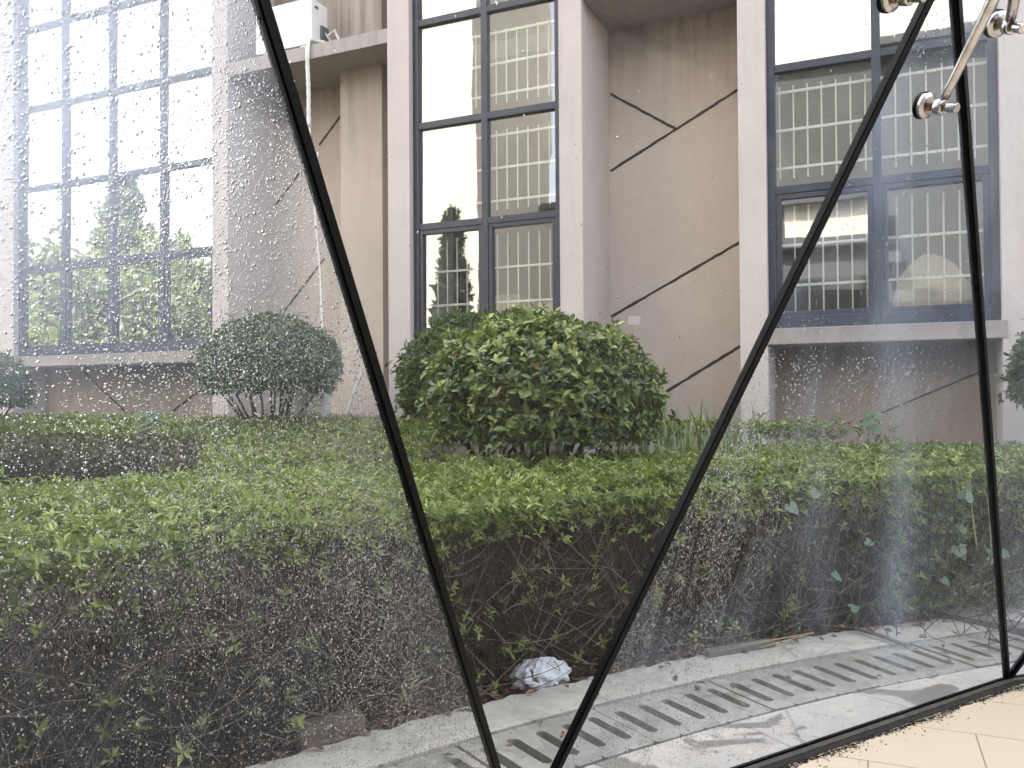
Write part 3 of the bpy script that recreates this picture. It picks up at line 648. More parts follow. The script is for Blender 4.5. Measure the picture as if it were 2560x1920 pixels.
# twigs
def hedge_twigs(n, r0, r1, d0, d1, top=.86):
    Xb, Yb, rr, dd = polar_pts(n, r0, r1, d0, d1)
    z0 = rng.uniform(-.08, .50, n)*(rng.uniform(0, 1, n) < .8)
    if r1 < 12:
        dr_ = .24*(1-np.clip(z0/.45, 0, 1)); Xb = Xb+dr_*(Xb-CX)/rr; Yb = Yb+dr_*(Yb-CY)/rr
    P0 = np.stack([Xb, Yb, z0-.05], 1)
    ln = rng.uniform(.18, .62, n); dr = np.stack([rng.normal(0, .55, n), rng.normal(0, .55, n), rng.uniform(.25, 1.1, n)], 1); dr = nrm(dr)
    P1 = P0+dr*ln[:, None]; P1[:, 2] = np.minimum(P1[:, 2], top)
    return twigs(P0, P1, rng.normal(0, .05, (n, 3)), rng.uniform(.0015, .004, n), rng.uniform(.0006, .0014, n), 4)
v1, f1 = hedge_twigs(8000, 11.27, 11.60, 118, 164); v2, f2 = hedge_twigs(3500, 11.6, 12.9, 116, 164)
# thicker woody stems rising from the soil
n = 420; Xb, Yb, rr, dd = polar_pts(n, 11.48, 11.85, 118, 164); P0 = np.stack([Xb, Yb, np.full(n, -.12)], 1)
P1 = P0+np.stack([rng.normal(0, .16, n), rng.normal(0, .16, n), rng.uniform(.5, .95, n)], 1); v3, f3 = twigs(P0, P1, rng.normal(0, .06, (n, 3)), rng.uniform(.005, .011, n), rng.uniform(.002, .004, n), 5)
npmesh('twigs', np.concatenate([v1, v2, v3]), np.concatenate([f1, f2+len(v1), f3+len(v1)+len(v2)]), M['twig'], H1)

# longer pale branches criss-crossing the bare front
n = 620; d = np.radians(rng.uniform(119, 163, n)); r_ = rng.uniform(11.27, 11.42, n); P0 = np.stack([CX+r_*np.cos(d), CY+r_*np.sin(d), rng.uniform(-.05, .6, n)], 1)
tg = np.stack([-np.sin(d), np.cos(d), 0*d], 1)*rng.choice([-1, 1], (n, 1)); P1 = P0+nrm(tg*rng.uniform(.1, 1, (n, 1))+np.stack([rng.normal(0, .12, n), rng.normal(0, .12, n), rng.uniform(-.15, 1.1, n)], 1))*rng.uniform(.15, .55, (n, 1)); P1[:, 2] = np.minimum(P1[:, 2], .84)
vb, fb = twigs(P0, P1, rng.normal(0, .045, (n, 3)), rng.uniform(.0016, .0034, n), rng.uniform(.0008, .0014, n), 6)
npmesh('pale_branches', vb, fb, M['pale_twig'], H1)
H2 = empty('trimmed_hedge', (-8, 7, -.1), 'second low hedge in the bed under the brown building wall, behind the kerb hedge', 'hedge')
def h_back(X, Y): return .93+.14*np.clip((Y-5.0)/1.6, 0, 1)+.035*vnoise(X, Y, 1.4, 9)+.02*vnoise(X, Y, 5, 2)
n = 26000; X = rng.uniform(-15, 6, n); Y = rng.uniform(2.5, 7.75, n); rr = np.hypot(X-CX, Y-CY)
left = (X < -6.1) & (Y > 5.95+.08*vnoise(X, Y, 4, 1)); mid = (X > -6.6) & (rr > 13.0) & ~((X+Y*1.0 < .02) & (Y < 5.95))
gap = (np.hypot((X+2.35)/1.15, (Y-5.75)/.50) < 1) | ((rr < 13.35) & (X > -3.5) & (X < -1.0)) | ((rr < 13.5) & (X < -5.2) & (Y < 5.9))
keep = (left | mid) & ~gap & (rng.uniform(0, 1, n) < .9); X, Y = X[keep], Y[keep]; n = len(X)
rb = np.clip(.60+.20*vnoise(X, Y, 1.0, 8)+rng.normal(0, .16, n), 0, .96)
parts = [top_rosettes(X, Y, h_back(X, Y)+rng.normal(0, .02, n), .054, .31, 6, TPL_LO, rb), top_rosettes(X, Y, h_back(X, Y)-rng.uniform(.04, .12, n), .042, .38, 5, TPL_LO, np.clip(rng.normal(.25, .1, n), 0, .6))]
k_ = 5200; P = np.stack([rng.uniform(-13.5, -5.9, k_), rng.uniform(5.97, 6.6, k_), rng.uniform(.0, 1.03, k_)], 1)
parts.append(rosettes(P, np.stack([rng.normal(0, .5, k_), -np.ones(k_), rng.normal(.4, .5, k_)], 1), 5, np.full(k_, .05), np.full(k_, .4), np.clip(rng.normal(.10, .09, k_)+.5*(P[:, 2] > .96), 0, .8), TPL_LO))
k_ = 3000; P = np.stack([rng.uniform(-5.5, .5, k_), rng.uniform(5.0, 7.6, k_), rng.uniform(.25, .72, k_)], 1); P = P[np.hypot(P[:, 0]-CX, P[:, 1]-CY) > 13.1]; k_ = len(P)
parts.append(rosettes(P, np.tile([[0, -.3, 1.]], (k_, 1)), 6, np.full(k_, .055), np.full(k_, .4), np.clip(rng.normal(.22, .15, k_), 0, .8), TPL_LO))
v, f, a = cat(parts); npmesh('foliage', v, f, M['leaf_hedge'], H2, a)
n = 5200; P0 = np.stack([rng.uniform(-13, -5.4, n), rng.uniform(5.95, 6.35, n), rng.uniform(-.1, .5, n)], 1); P1 = P0+nrm(np.stack([rng.normal(0, .5, n), rng.normal(0, .4, n), rng.uniform(.2, 1, n)], 1))*rng.uniform(.2, .6, (n, 1)); P1[:, 2] = np.minimum(P1[:, 2], .96)
v1, f1 = twigs(P0, P1, rng.normal(0, .05, (n, 3)), rng.uniform(.002, .005, n), rng.uniform(.001, .002, n), 3)
n = 3500; a = rng.uniform(-5.5, 3, n); b = rng.uniform(5.0, 7.7, n); P0 = np.stack([a, b, rng.uniform(-.1, .4, n)], 1); P1 = P0+nrm(np.stack([rng.normal(0, .5, n), rng.normal(0, .4, n), rng.uniform(.2, 1, n)], 1))*rng.uniform(.2, .5, (n, 1))
v2, f2 = twigs(P0, P1, rng.normal(0, .05, (n, 3)), rng.uniform(.002, .005, n), rng.uniform(.001, .002, n), 3)
npmesh('twigs', np.concatenate([v1, v2]), np.concatenate([f1, f2+len(v1)]), M['twig'], H2)

# ------------------------------------------------------------------ clipped round shrubs
def shrub(x, y, z0, z1, rx, mat, label, n, L, W, tpl, per=5, brown=.02, stems=14, seed=0, ry=None, droop=.0):
    s = empty('round_shrub', (x, y, -.08), label, 'shrub', 'clipped dome shrubs in the bed')
    ry = ry or rx; H = z1-z0
    u = rng.uniform(0, 2*math.pi, n*2); cz = rng.uniform(-.55, 1, n*2); sh = rng.uniform(0, 1, n*2)**.35
    q = np.sqrt(np.maximum(0, 1-cz**2)); px_, py_, pz_ = q*np.cos(u), q*np.sin(u), cz
    bump = 1+.07*vnoise(px_*2, py_*2+pz_*3, 2.2, seed)+.04*vnoise(px_*5+pz_*4, py_*5, 2, seed+3)
    P = np.stack([x+px_*rx*bump*(.55+.45*sh), y+py_*ry*bump*(.55+.45*sh), z0+H*.36+np.where(pz_ > 0, pz_*H*.64, pz_*H*.62)*bump*(.6+.4*sh)], 1)
    keep = (P[:, 2] > z0+.05*vnoise(P[:, 0]*4, P[:, 1]*4, 2, seed+5)); P = P[keep][:n]; sh = sh[keep][:n]; n = len(P)
    O = nrm(P-np.array([[x, y, z0+H*.2]])); A = O+np.array([[0, 0, .55]])+rng.normal(0, .35, (n, 3)); A[:, 2] -= droop*(P[:, 2] < z0+H*.35)
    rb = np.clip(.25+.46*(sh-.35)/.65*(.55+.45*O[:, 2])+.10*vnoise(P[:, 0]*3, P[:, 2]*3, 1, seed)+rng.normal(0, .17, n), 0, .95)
    k_ = n//14; i_ = rng.integers(0, n, k_); P = np.concatenate([P, P[i_]+O[i_]*rng.uniform(.03, .11, (k_, 1))]); A = np.concatenate([A, O[i_]+np.array([[0, 0, .8]])]); rb = np.concatenate([rb, np.clip(rb[i_]+.15, 0, .94)]); n += k_
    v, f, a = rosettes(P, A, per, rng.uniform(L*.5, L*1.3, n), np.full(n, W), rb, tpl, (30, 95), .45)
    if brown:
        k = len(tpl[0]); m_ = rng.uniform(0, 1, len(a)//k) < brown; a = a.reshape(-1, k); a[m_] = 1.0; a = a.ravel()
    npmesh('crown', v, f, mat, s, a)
    q = MB()
    for i in range(stems):
        an = i*2.4+seed; r1 = rx*random.uniform(.15, .8); bx, by = x+.12*math.cos(an), y+.10*math.sin(an)
        q.tube([(bx, by, -.1), (bx+.12*r1*math.cos(an), by+.12*r1*math.sin(an), (z0)*.72), (x+r1*math.cos(an), y+r1*math.sin(an)*.9, z0+H*random.uniform(.05, .3)), (x+r1*1.1*math.cos(an+.2), y+r1*1.1*math.sin(an+.2), z0+H*.5)], [.020, .015, .011, .005], 6)
    part(q, 'stems', M['bark'], s)
    return s
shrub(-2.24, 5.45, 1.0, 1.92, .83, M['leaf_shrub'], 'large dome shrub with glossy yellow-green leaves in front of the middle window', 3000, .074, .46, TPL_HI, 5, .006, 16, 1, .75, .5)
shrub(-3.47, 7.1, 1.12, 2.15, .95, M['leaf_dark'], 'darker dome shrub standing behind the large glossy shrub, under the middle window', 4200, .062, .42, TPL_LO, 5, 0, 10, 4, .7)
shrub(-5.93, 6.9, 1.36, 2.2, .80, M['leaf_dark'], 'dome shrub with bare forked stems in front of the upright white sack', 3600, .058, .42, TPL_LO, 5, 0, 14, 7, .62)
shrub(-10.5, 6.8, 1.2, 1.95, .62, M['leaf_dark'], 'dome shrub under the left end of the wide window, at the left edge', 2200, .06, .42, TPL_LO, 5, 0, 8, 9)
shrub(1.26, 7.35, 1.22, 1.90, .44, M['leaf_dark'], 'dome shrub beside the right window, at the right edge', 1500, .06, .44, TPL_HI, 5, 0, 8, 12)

# ------------------------------------------------------------------ grass weeds, vine, sprouts, litter
n = 230; X = rng.normal(-1.45, .32, n); Y = rng.uniform(5.9, 7.5, n); hgt = .10+.32*rng.uniform(0, 1, n)**2*np.where((X > -1.9) & (X < -.8), 1.15, .7)
P0 = np.stack([X, Y, np.full(n, .90)], 1); an = rng.uniform(0, 6.28, n); out = np.stack([np.cos(an), np.sin(an), 0*an], 1)*(hgt*rng.uniform(.15, .7, n))[:, None]
seg = 5; t = np.linspace(0, 1, seg+1)[None, :, None]
cen = P0[:, None]+np.array([0, 0, 1.])[None, None]*(hgt[:, None, None]*(t*1.15-.25*t**2))+out[:, None]*t**2
sd_ = nrm(np.cross(out, np.array([[0, 0, 1.]])))[:, None]*(rng.uniform(.003, .008, n)[:, None, None]*(1-t**2)+.0005)
V = np.stack([cen-sd_, cen+sd_], 2).reshape(n, -1, 3); F = np.array([(2*i, 2*i+1, 2*i+3, 2*i+2) for i in range(seg)]); Fa = (F[None]+(np.arange(n)*V.shape[1])[:, None, None]).reshape(-1, 4)
tag(npmesh('grass', V.reshape(-1, 3), Fa, M['leaf_weed'], None, np.repeat(rng.uniform(0, 1, n), V.shape[1])), 'tall grass weeds growing beside the large glossy shrub', 'grass', None, 'stuff')
def heart_leaf(mb, c, s, nrm_, tip):
    N = Vector(nrm_).normalized(); T = Vector(tip); T = (T-N*T.dot(N)).normalized(); S = T.cross(N)
    prof = [(-.0, 0), (-.18, .28), (-.05, .50), (.25, .52), (.6, .36), (.85, .16), (1.05, 0)]
    L_ = [Vector(c)+T*(a*s)+S*(b*s)+N*(-.15*s*b) for a, b in prof]; R_ = [Vector(c)+T*(a*s)-S*(b*s)+N*(-.15*s*b) for a, b in prof[1:-1]]
    mid = [Vector(c)+T*(a*s)-N*(.08*s) for a in (.2, .5, .8)]
    vs = L_+R_+mid; # L 0..6, R 7..11, mid 12,13,14
    mb.add(vs, [(0, 12, 2, 1), (12, 13, 4, 3), (0+12, 3, 2), (13, 14, 5, 4), (14, 6, 5), (0, 7, 8, 12), (12, 8, 9), (12, 9, 10, 13), (13, 10, 11, 14), (14, 11, 6)])
m = MB(); st = MB()
base = Vector(pol(11.33, 131.6, -.06)); 
vl = [(131.9, 11.22, .70, .09), (132.3, 11.20, .42, .085), (131.2, 11.18, .36, .11), (130.6, 11.20, .38, .075), (132.0, 11.24, .54, .07), (129.4, 11.22, .42, .10), (133.6, 11.2, .60, .05), (131.5, 11.2, .16, .07), (130.0, 11.2, .20, .06), (132.9, 11.2, .24, .05), (137.6, 11.2, .80, .055), (138.6, 11.2, .74, .07), (135.8, 11.2, .5, .05), (137.0, 11.2, .34, .06), (136.4, 11.2, .13, .06)]
for d_, r_, z_, s_ in vl:
    c = Vector(pol(r_, d_, z_)); o = (Vector((CX, CY, z_))-c).normalized()
    heart_leaf(m, c, s_, o+Vector((random.uniform(-.4, .4), random.uniform(-.4, .4), .6)), Vector((random.uniform(-1, 1), random.uniform(-1, 1), -.7)))
    b0 = Vector(pol(11.34, d_+random.uniform(-.5, .5), -.08)); st.tube([b0, b0.lerp(c, .5)+Vector((random.uniform(-.05, .05), random.uniform(-.05, .05), .05)), c], [.004, .003, .002], 5)
VN = empty('climbing_vine', tuple(base), 'pale heart-leaved vine climbing the right part of the kerb hedge', 'vine')
part(st, 'stem', M['leaf_weed'], VN); ov = part(m, 'leaves', M['leaf_vine'], VN)
# dry stalks leaning on the hedge at the right
m = MB()
for i in range(16):
    b0 = Vector(pol(11.24+random.uniform(-.02, .06), 130.8+random.uniform(-1.2, 1.4), random.uniform(-.02, .14))); dr = Vector((random.uniform(-.5, .5), random.uniform(-.4, .3), random.uniform(-.05, .4)))*.6
    m.tube([b0, b0+dr*.5+Vector((0, 0, .03)), b0+dr], [.003, .0025, .001], 5)
for i in range(5):
    b0 = Vector(pol(11.24, 130.9+random.uniform(-.3, .5), .38)); m.tube([b0, b0+Vector((random.uniform(-.03, .03), 0, .25)), b0+Vector((random.uniform(-.1, .08), 0, .5+random.uniform(-.1, .06)))], [.005, .004, .001], 5)
tag(m.build('dry_stalks', M['dry']), 'broken straw-coloured dry stalks leaning on the right part of the kerb hedge', 'dry stalks')
# one tall broad-leaf sprout over the hedge by the right window
sp = empty('leafy_sprout', (-.15, 7.0, .8), 'bright green broad-leaf sprout rising above the hedge below the right window', 'plant')
m = MB(); m.tube([(-.15, 7.0, .5), (-.16, 6.98, .95), (-.13, 6.97, 1.16)], [.007, .005, .003], 6); part(m, 'stem', M['leaf_weed'], sp)
m = MB()
for a_, z_, s_ in ((.3, 1.17, .09), (2.2, 1.16, .08), (4.0, 1.13, .09), (5.2, 1.08, .10), (1.2, 1.05, .11)):
    heart_leaf(m, (-.13+.02*math.cos(a_), 6.97+.02*math.sin(a_), z_), s_, (math.cos(a_)*.4, -.6, .8), (math.cos(a_), math.sin(a_), .4))
part(m, 'leaves', M['leaf_weed'], sp)
sp = empty('leafy_sprout', (-6.9, 6.2, .8), 'grey-green weed sprouting from the hedge left of the bare-stemmed shrub', 'plant')
m = MB(); m.tube([(-6.9, 6.2, .6), (-6.9, 6.2, 1.0), (-6.88, 6.2, 1.15)], [.007, .005, .003], 6); part(m, 'stem', M['leaf_weed'], sp)
m = MB()
for i in range(16):
    a_ = i*2.4; heart_leaf(m, (-6.9+.06*math.cos(a_), 6.2+.06*math.sin(a_), .98+.014*i), .10, (math.cos(a_)*.4, -.6, .8), (math.cos(a_), math.sin(a_), .2))
part(m, 'leaves', M['leaf_weed'], sp)
# fallen leaves
n = 5200; X, Y, rr, dd = polar_pts(n, 10.6, 11.75, 126, 160); keep = (rr > 11.27) | (rng.uniform(0, 1, n) < np.where(rr > 11.17, .16, .012)*np.where(dd < 136, 3.0, 1)); X, Y, rr = X[keep], Y[keep], rr[keep]; n = len(X)
A_ = rng.normal(0, 1, (n, 3))*np.array([[1, 1, .25]]); N_ = np.stack([rng.normal(0, .35, n), rng.normal(0, .35, n), np.ones(n)], 1)
v, f, a = leaves(np.stack([X, Y, np.where(rr > 11.27, -.08, -.020)+rng.uniform(0, .03, n)], 1), A_, N_, rng.uniform(.025, .065, n), rng.uniform(.014, .034, n), rng.uniform(0, 1, n)**1.3, TPL_HI)
tag(npmesh('fallen_leaves', v, f, M['leaf_litter'], None, a), 'brown fallen leaves lying on the soil under the kerb hedge', 'leaf litter', None, 'stuff')
# small seedlings at the foot of the hedge
def seedling(x, y, z, label, s=.05):
    e = empty('seedling', (x, y, z), label, 'plant', 'small green seedlings at the foot of the hedge')
    q = MB(); q.tube([(x, y, z-.05), (x, y, z+.03), (x+.005, y, z+.06)], [.003, .0025, .002], 5); part(q, 'stem', M['twig'], e)
    n_ = 3; v, f, a = rosettes(np.array([[x, y, z+.06], [x+.01, y-.01, z+.075], [x-.02, y+.01, z+.04]]), np.array([[0, -.3, 1], [.3, 0, 1], [-.4, -.2, 1.]]), 7, np.full(3, s), np.full(3, .36), np.array([.85, .9, .8]), TPL_HI)
    npmesh('leaves', v, f, M['leaf_hedge'], e, a)
seedling(-2.10, 2.60, .02, 'bright seedling nearest the kerb in front of the brown brick'); seedling(-2.12, 2.82, .12, 'seedling sprouting just over the brown brick')
seedling(-1.62, 3.72, .30, 'seedling close to the left side of the white plastic bag'); seedling(-.78, 4.60, .02, 'seedling at the kerb just left of the weathered plank')
seedling(-.95, 4.42, .0, 'seedling at the kerb farther left of the weathered plank'); seedling(-2.45, 2.15, .12, 'pale seedling by the hedge foot in the lower left corner')

# ------------------------------------------------------------------ rubbish and odd things
m = MB(); m.box((-.15, -.055, 0), (.12, .05, .115), .012); m.box((-.135, -.075, .0), (.02, .055, .06), .01)
b = m.build('brick', M['brick']); b.location = (-2.075, 2.80, -.075); b.rotation_euler = (.05, -.06, R(52)); tag(b, 'broken grey-brown brick lying in the litter at the left foot of the hedge', 'brick')
def bag(name, loc, s, label, cat_, sq=.55):
    m = MB(); rg = random.Random(3); vs = []; fs = []; nu, nv = 44, 22
    for j in range(nv+1):
        v_ = -math.pi/2+math.pi*j/nv
        for i in range(nu):
            u_ = 2*math.pi*i/nu; f_ = 1+.10*math.sin(3*u_+1)+.07*math.sin(8*u_+4*v_)+.05*math.sin(15*u_-6*v_)+.04*math.sin(11*v_+5*u_)
            vs.append((loc[0]+math.cos(v_)*math.cos(u_)*s*f_, loc[1]+math.cos(v_)*math.sin(u_)*s*.55*f_, loc[2]+max(math.sin(v_), -.5)*s*sq*f_))
    for j in range(nv):
        for i in range(nu): fs.append((j*nu+i, j*nu+(i+1) % nu, (j+1)*nu+(i+1) % nu, (j+1)*nu+i))
    m.add(vs, fs); return tag(m.build(name, M['plastic'], None, False), label, cat_)
o = bag('plastic_bag', (0, 0, 0), .145, 'crumpled white plastic bag lying under the hedge stems in the middle', 'plastic bag'); o.location = (-1.575, 3.78, -.035); o.rotation_euler = (0, 0, R(45))
m = MB(); m.box((-.22, -.03, 0), (.22, .03, .03), .006); o = m.build('wooden_plank', M['wood']); o.location = (-.74, 4.53, -.02); o.rotation_euler = (.04, 0, R(49)); tag(o, 'short weathered plank lying along the kerb edge at the hedge foot', 'plank')
m = MB(); m.tube([(-.19, 5.13, .0), (-.06, 5.03, .004), (.06, 4.92, -.004)], [.008, .012, .010], 7); tag(m.build('stick', M['wood']), 'thin grey stick lying across the kerb onto the drain', 'stick')
m = MB(); m.tube([pol(11.26, 137.5, .0), pol(11.22, 139.5, .012), pol(11.25, 141.5, .0)], [.003, .003, .002], 5); m.tube([pol(11.24, 138, .0), pol(11.16, 139.9, .006)], [.003, .002], 5); tag(m.build('dry_reed', M['dry']), 'thin pale dry reed lying on the kerb in front of the hedge', 'reed')
m = MB(); m.box((-6.22, 7.35, .9), (-5.86, 7.52, 1.66), .04); m.box((-5.86, 7.4, .9), (-5.62, 7.56, 1.50), .04); tag(m.build('white_sack', M['plastic']), 'upright white sack against the wall behind the bare-stemmed shrub', 'sack')
m = MB(); m.tube([(-5.62, 7.7, .9), (-5.35, 7.75, 1.62)], .016, 6); tag(m.build('white_stick', M['plastic']), 'slanting white stick beside the upright white sack', 'stick')

# ------------------------------------------------------------------ the leaning glass wall
G = empty('glass_wall', (V1[0], V1[1], 0), 'faceted leaning wall of triangular glass panes with black joints, wet with rain', 'glass wall')
v3 = lambda p, z=0: Vector((p[0], p[1], z))
b0, b1, b2, b3 = v3(V0), v3(V1), v3(V2), v3(V3)
# the left joint runs on above the second ring, so its pane is taller
t0, t1, t2, t3 = v3(T0, TZ), v3(T1, TZ), v3(T2, TZ), v3(T3, TZ)
def pane_frame(a, b, c):
    n_ = (b-a).cross(c-a).normalized()
    if n_.dot(Vector((0, 0, EYE))-a) < 0: n_ = -n_
    return n_
panes = {}
for key, (a, b, c), mt in (('A', (b0, b1, t1), 'glassA'), ('B', (t1, b1, t2), 'glassB'), ('C', (b1, b2, t2), 'glassC'), ('D', (t2, b2, t3), 'glassD'), ('E', (b2, b3, t3), 'glassD'), ('Z', (t0, b0, t1), 'glassB')):
    q = MB(); q.add([a, b, c], [(0, 1, 2)]); o = part(q, 'glass_pane', M[mt], G); panes[key] = (o, a, b, c, pane_frame(a, b, c))
for p, q_ in ((b0, t0), (b0, t1), (b1, t1), (b1, t2), (b2, t2), (b2, t3), (b3, t3), (t0, t1), (t1, t2), (t2, t3)):
    mid = (p+q_)/2; wd = (q_-p).cross(Vector((CX, CY, 1))-mid).normalized(); inn = (q_-p).cross(wd).normalized()
    if inn.dot(Vector((CX, CY, 1))-mid) < 0: inn = -inn
    m = MB(); m.beam(p, q_, wd, .023, .020)
    m.beam(p+inn*.0125, q_+inn*.0125, wd, .017, .006)
    part(m, 'black_joint', M['black'], G)
# floor channel
for name, off, wd_, z0, z1, mt in (('rubber_seal', .0, .014, -.06, .014, 'black'), ('floor_rail', .023, .028, -.06, .008, 'rail'), ('dirty_gap', .052, .030, -.06, .003, 'grime')):
    m = MB(); ps = [inward(v, off) for v in (V0, V1, V2, V3)]
    for a, b in zip(ps[:-1], ps[1:]):
        a = Vector((a[0], a[1], (z0+z1)/2)); b = Vector((b[0], b[1], (z0+z1)/2)); m.beam(a, b, (0, 0, 1), z1-z0, wd_)
        if name == 'floor_rail': m.tube([a+Vector((0, 0, .030)), b+Vector((0, 0, .030))], .010, 8)
    part(m, name, M[mt], G)
# grime crumbs scattered along the channel
n = 3200; tt = rng.uniform(0, 1, n); base_ = np.array(inward(V1, .072))[None]*(1-tt[:, None])+np.array(inward(V2, .072))[None]*tt[:, None]
dn = nrm(np.array([[.8, -.55]])); off = np.abs(rng.normal(0, .013, n))*(1+.9*np.sin(tt*40)*np.sin(tt*13+1))+.03*(rng.uniform(0, 1, n) < .06)*rng.uniform(0, 3, n); P = np.concatenate([base_+dn*off[:, None], np.full((n, 1), .001)], 1)
v, f, a = leaves(P, rng.normal(0, 1, (n, 3))*np.array([[1, 1, .1]]), np.tile([[0, 0, 1.]], (n, 1)), rng.uniform(.003, .014, n), rng.uniform(.003, .010, n), rng.uniform(0, 1, n), TPL_LO)
npmesh('grime_crumbs', v, f, M['grime'], G)
G.children[-1]['kind'] = 'stuff' if False else 'stuff'

# raindrops: little flattened lenses clinging to the outside
def lens_template(nr=4, ns=10, h=.55):
    V = [(0, 0, h)]; F = []
    for j in range(1, nr+1):
        a = math.pi/2*j/nr
        for k in range(ns): V.append((math.sin(a)*math.cos(2*math.pi*k/ns), math.sin(a)*math.sin(2*math.pi*k/ns), h*math.cos(a)))
    for k in range(ns): F.append((0, 1+k, 1+(k+1) % ns))
    for j in range(nr-1):
        for k in range(ns):
            a, b, c, d = 1+j*ns+k, 1+j*ns+(k+1) % ns, 1+(j+1)*ns+(k+1) % ns, 1+(j+1)*ns+k
            F += [(a, d, c), (a, c, b)]
    l0 = 1+(nr-1)*ns; V.append((0, 0, 0)); c_ = len(V)-1
    for k in range(ns): F.append((c_, l0+(k+1) % ns, l0+k))
    return np.array(V), np.array(F)
LT = lens_template(2, 7, .62)
def drops(key, UV, rad, elong):
    """UV: positions in metres along base (u) and up the slope (v)"""
    o, a, b, c, n_ = panes[key]
    U = Vector((b-a)) if key != 'B' else Vector((t2-t1)); U.z = 0; U.normalize(); Wv = n_.cross(U).normalized()
    if Wv.z < 0: Wv = -Wv
    n_o = np.array(-n_)  # outside
    org = np.array(a); U = np.array(U); Wv = np.array(Wv); n = len(UV)
    c0 = org+UV[:, 0:1]*U+UV[:, 1:2]*Wv+n_o*.0012
    T, F = LT; ph = rng.uniform(0, 6.28, (n, 1)); wob = 1+.07*np.sin(2*np.arctan2(T[None, :, 1], T[None, :, 0])+ph)+.04*np.sin(3*np.arctan2(T[None, :, 1], T[None, :, 0])+2*ph)
    V = c0[:, None]+U[None, None]*(T[None, :, 0:1]*wob[..., None]*rad[:, None, None])+Wv[None, None]*(T[None, :, 1:2]*wob[..., None]*(rad*elong)[:, None, None])+n_o[None, None]*(T[None, :, 2:3]*rad[:, None, None])
    Fa = (F[None]+(np.arange(n)*len(T))[:, None, None]).reshape(-1, 3)
    d = npmesh('water_drops', V.reshape(-1, 3), Fa, M['drop'], o, None, True); d['kind'] = 'stuff'
    return d
def uv_of(key, P):
    o, a, b, c, n_ = panes[key]; U = Vector((b-a)) if key != 'B' else Vector((t2-t1)); U.z = 0; U.normalize(); Wv = n_.cross(U).normalized()
    if Wv.z < 0: Wv = -Wv
    P = np.asarray(P)-np.array(a); return np.stack([P@np.array(U), P@np.array(Wv)], -1)
def tri_sample(key, n, w0max=1.0):
    o, a, b, c, n_ = panes[key]; r1 = np.sqrt(rng.uniform((1-w0max)**2, 1, n)); r_ = rng.uniform(0, 1, n)
    w0, w1, w2 = 1-r1, r1*(1-r_), r1*r_
    P = w0[:, None]*np.array(a)+w1[:, None]*np.array(b)+w2[:, None]*np.array(c); return P, w0, w1, w2
# pane A: dense fine drops towards the right-hand joint, larger sparse ones to the left
P, w0, w1, w2 = tri_sample('A', 210000, .42); uv = uv_of('A', P); u, v_ = uv[:, 0], uv[:, 1]
L_ = (b1-b0).length; q = (L_-u)                           # distance from the joint's foot
side = w0                                                # 0 on the right joint
st_ = np.clip(.5+.5*vnoise(u*9, v_*1.2, 1.0, 4)+.55*vnoise(u*34+v_*2, v_*.7, 1.0, 8), 0, 1.3)
dens = np.clip(1.15*np.exp(-(side/.16)**2), 0, 1)*(.35+.8*st_)+.10*(.4+st_); dens = dens*np.where(side > .10, np.clip(.35+P[:, 2]*.6, .4, 1.1), 1)
keep = rng.uniform(0, 1, len(u)) < np.clip(dens, 0, 1)*.85
uvA = uv[keep]; sA = side[keep]; n = len(uvA)
rad = np.exp(rng.normal(math.log(.00090), .33, n))*(1+1.3*sA)*np.where(rng.uniform(0, 1, n) < .05, 1.9, 1)
rad = np.clip(rad, .0005, .0028); drops('A', uvA, rad, 1+.35*rng.uniform(0, 1, n)*(rad > .002))
# pane C: band of fine drops on its lower left, with run-down tracks swept clean
P, w0, w1, w2 = tri_sample('C', 150000); uv = uv_of('C', P); u, v_ = uv[:, 0], uv[:, 1]
trk = np.abs(vnoise(u*16+v_*1.2, v_*.35, 1.0, 2))
dens = np.exp(-(np.maximum(w1-.04, 0)/.22)**2)*np.clip(trk*7-.25, .03, 1)*np.clip(.75+.5*vnoise(u*4, v_*2.5, 1, 6), .25, 1)*np.where(v_ > 1.55, .35, 1)
keep = rng.uniform(0, 1, len(u)) < np.clip(dens, .012, 1)*.75; uvC = uv[keep]; n = len(uvC)
rad = np.clip(np.exp(rng.normal(math.log(.00125), .33, n)), .0008, .004); drops('C', uvC, rad, 1+.3*rng.uniform(0, 1, n))
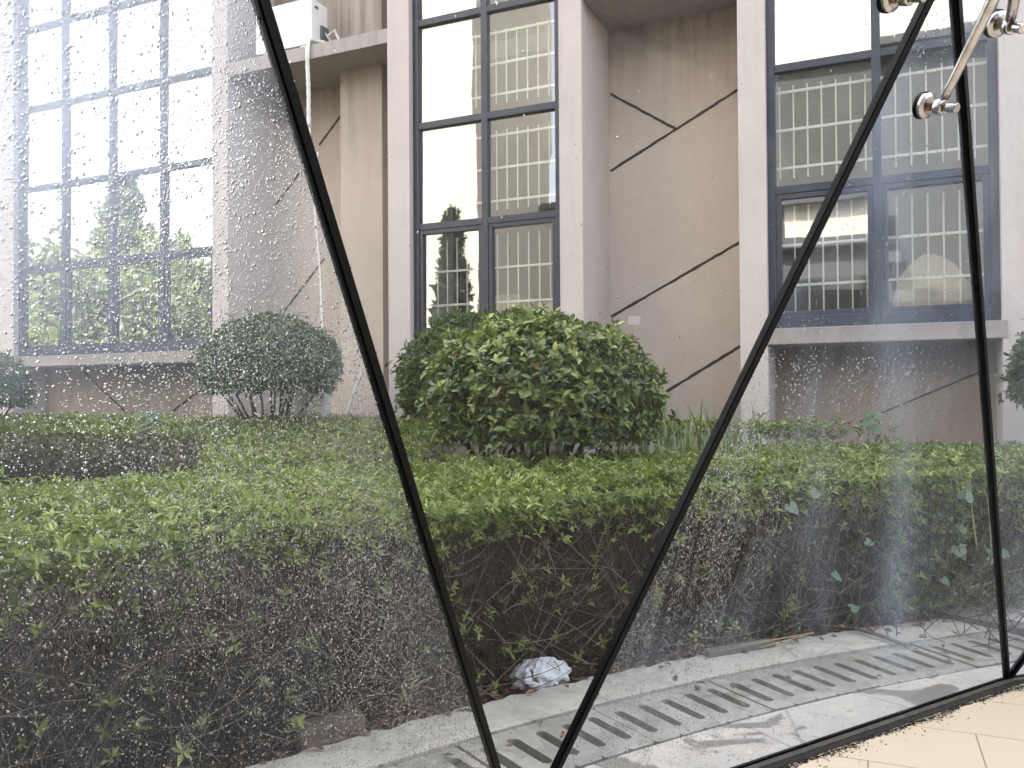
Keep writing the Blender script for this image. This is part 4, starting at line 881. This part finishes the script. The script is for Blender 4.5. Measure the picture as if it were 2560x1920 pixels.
# pane B: wet only in a thin line beside its joints, a few strays
P, w0, w1, w2 = tri_sample('B', 9000); uv = uv_of('B', P); e = np.minimum(w0, w2)
keep = (w2 < .012) | (rng.uniform(0, 1, len(e)) < .03); uvB = uv[keep]; n = len(uvB)
drops('B', uvB, np.clip(np.exp(rng.normal(math.log(.0013), .4, n)), .0006, .003), 1+.6*rng.uniform(0, 1, n))

# ------------------------------------------------------------------ spider fitting
def arm_tube(mb, p, q_, r0, r1, seg=8, flat=.7):
    mb.tube([Vector(p).lerp(Vector(q_), i/seg) for i in range(seg+1)], [r0+(r1-r0)*i/seg for i in range(seg+1)], 10, True, flat)
hub = t2+panes['C'][4]*.17+Vector((.02, 0, .02))
S = empty('spider_fitting', tuple(hub), 'polished steel spider clamp with round pads holding the glass panes at the top right', 'glass fitting')
m = MB(); m.lathe(hub-panes['C'][4]*.03, panes['C'][4], [(0, .03), (.005, .036), (.055, .036), (.06, .03)], 28); part(m, 'hub', M['steel'], S)
def fitting(d, n_, full=True):
    d = Vector(d); n_ = Vector(n_); a = MB(); hd = d+n_*.057
    arm_tube(a, hd+(hub-hd).normalized()*.014, hub, .0125, .019)
    a.lathe(hd-n_*.014, n_, [(0, .018), (.003, .0205), (.025, .0205), (.028, .018)], 28)
    ar = part(a, 'arm', M['steel'], S, smooth=False)
    for p_ in ar.data.polygons: p_.use_smooth = len(p_.vertices) == 4
    q = MB(); q.lathe(d-n_*.001, n_, [(0, .036), (.010, .036), (.0105, .033)], 36); part(q, 'rubber_gasket', M['black'], ar)
    q = MB(); q.lathe(d+n_*.0105, n_, [(0, .034), (.008, .034), (.014, .024), (.0145, .014)], 36); part(q, 'clamp_disc', M['steel'], ar)
    q = MB(); q.lathe(d+n_*.025, n_, [(0, .0135), (.009, .0135)], 6); q.lathe(d+n_*.071, n_, [(0, .011), (.008, .011)], 6); part(q, 'nut', M['rust'], ar)
    q = MB(); q.lathe(d+n_*.034, n_, [(0, .0075), (.045, .0075)], 16); part(q, 'threaded_rod', M['rust'], ar)
    q = MB(); q.lathe(d+n_*.079, n_, [(0, .0115), (.001, .013), (.026, .013), (.028, .0115)], 24); part(q, 'end_cap', M['steel'], ar, smooth=False)
fitting((.088, 2.523, 2.130), panes['C'][4]); fitting((.271, 2.582, 2.344), panes['D'][4]); fitting((.004, 2.265, 2.330), panes['B'][4])
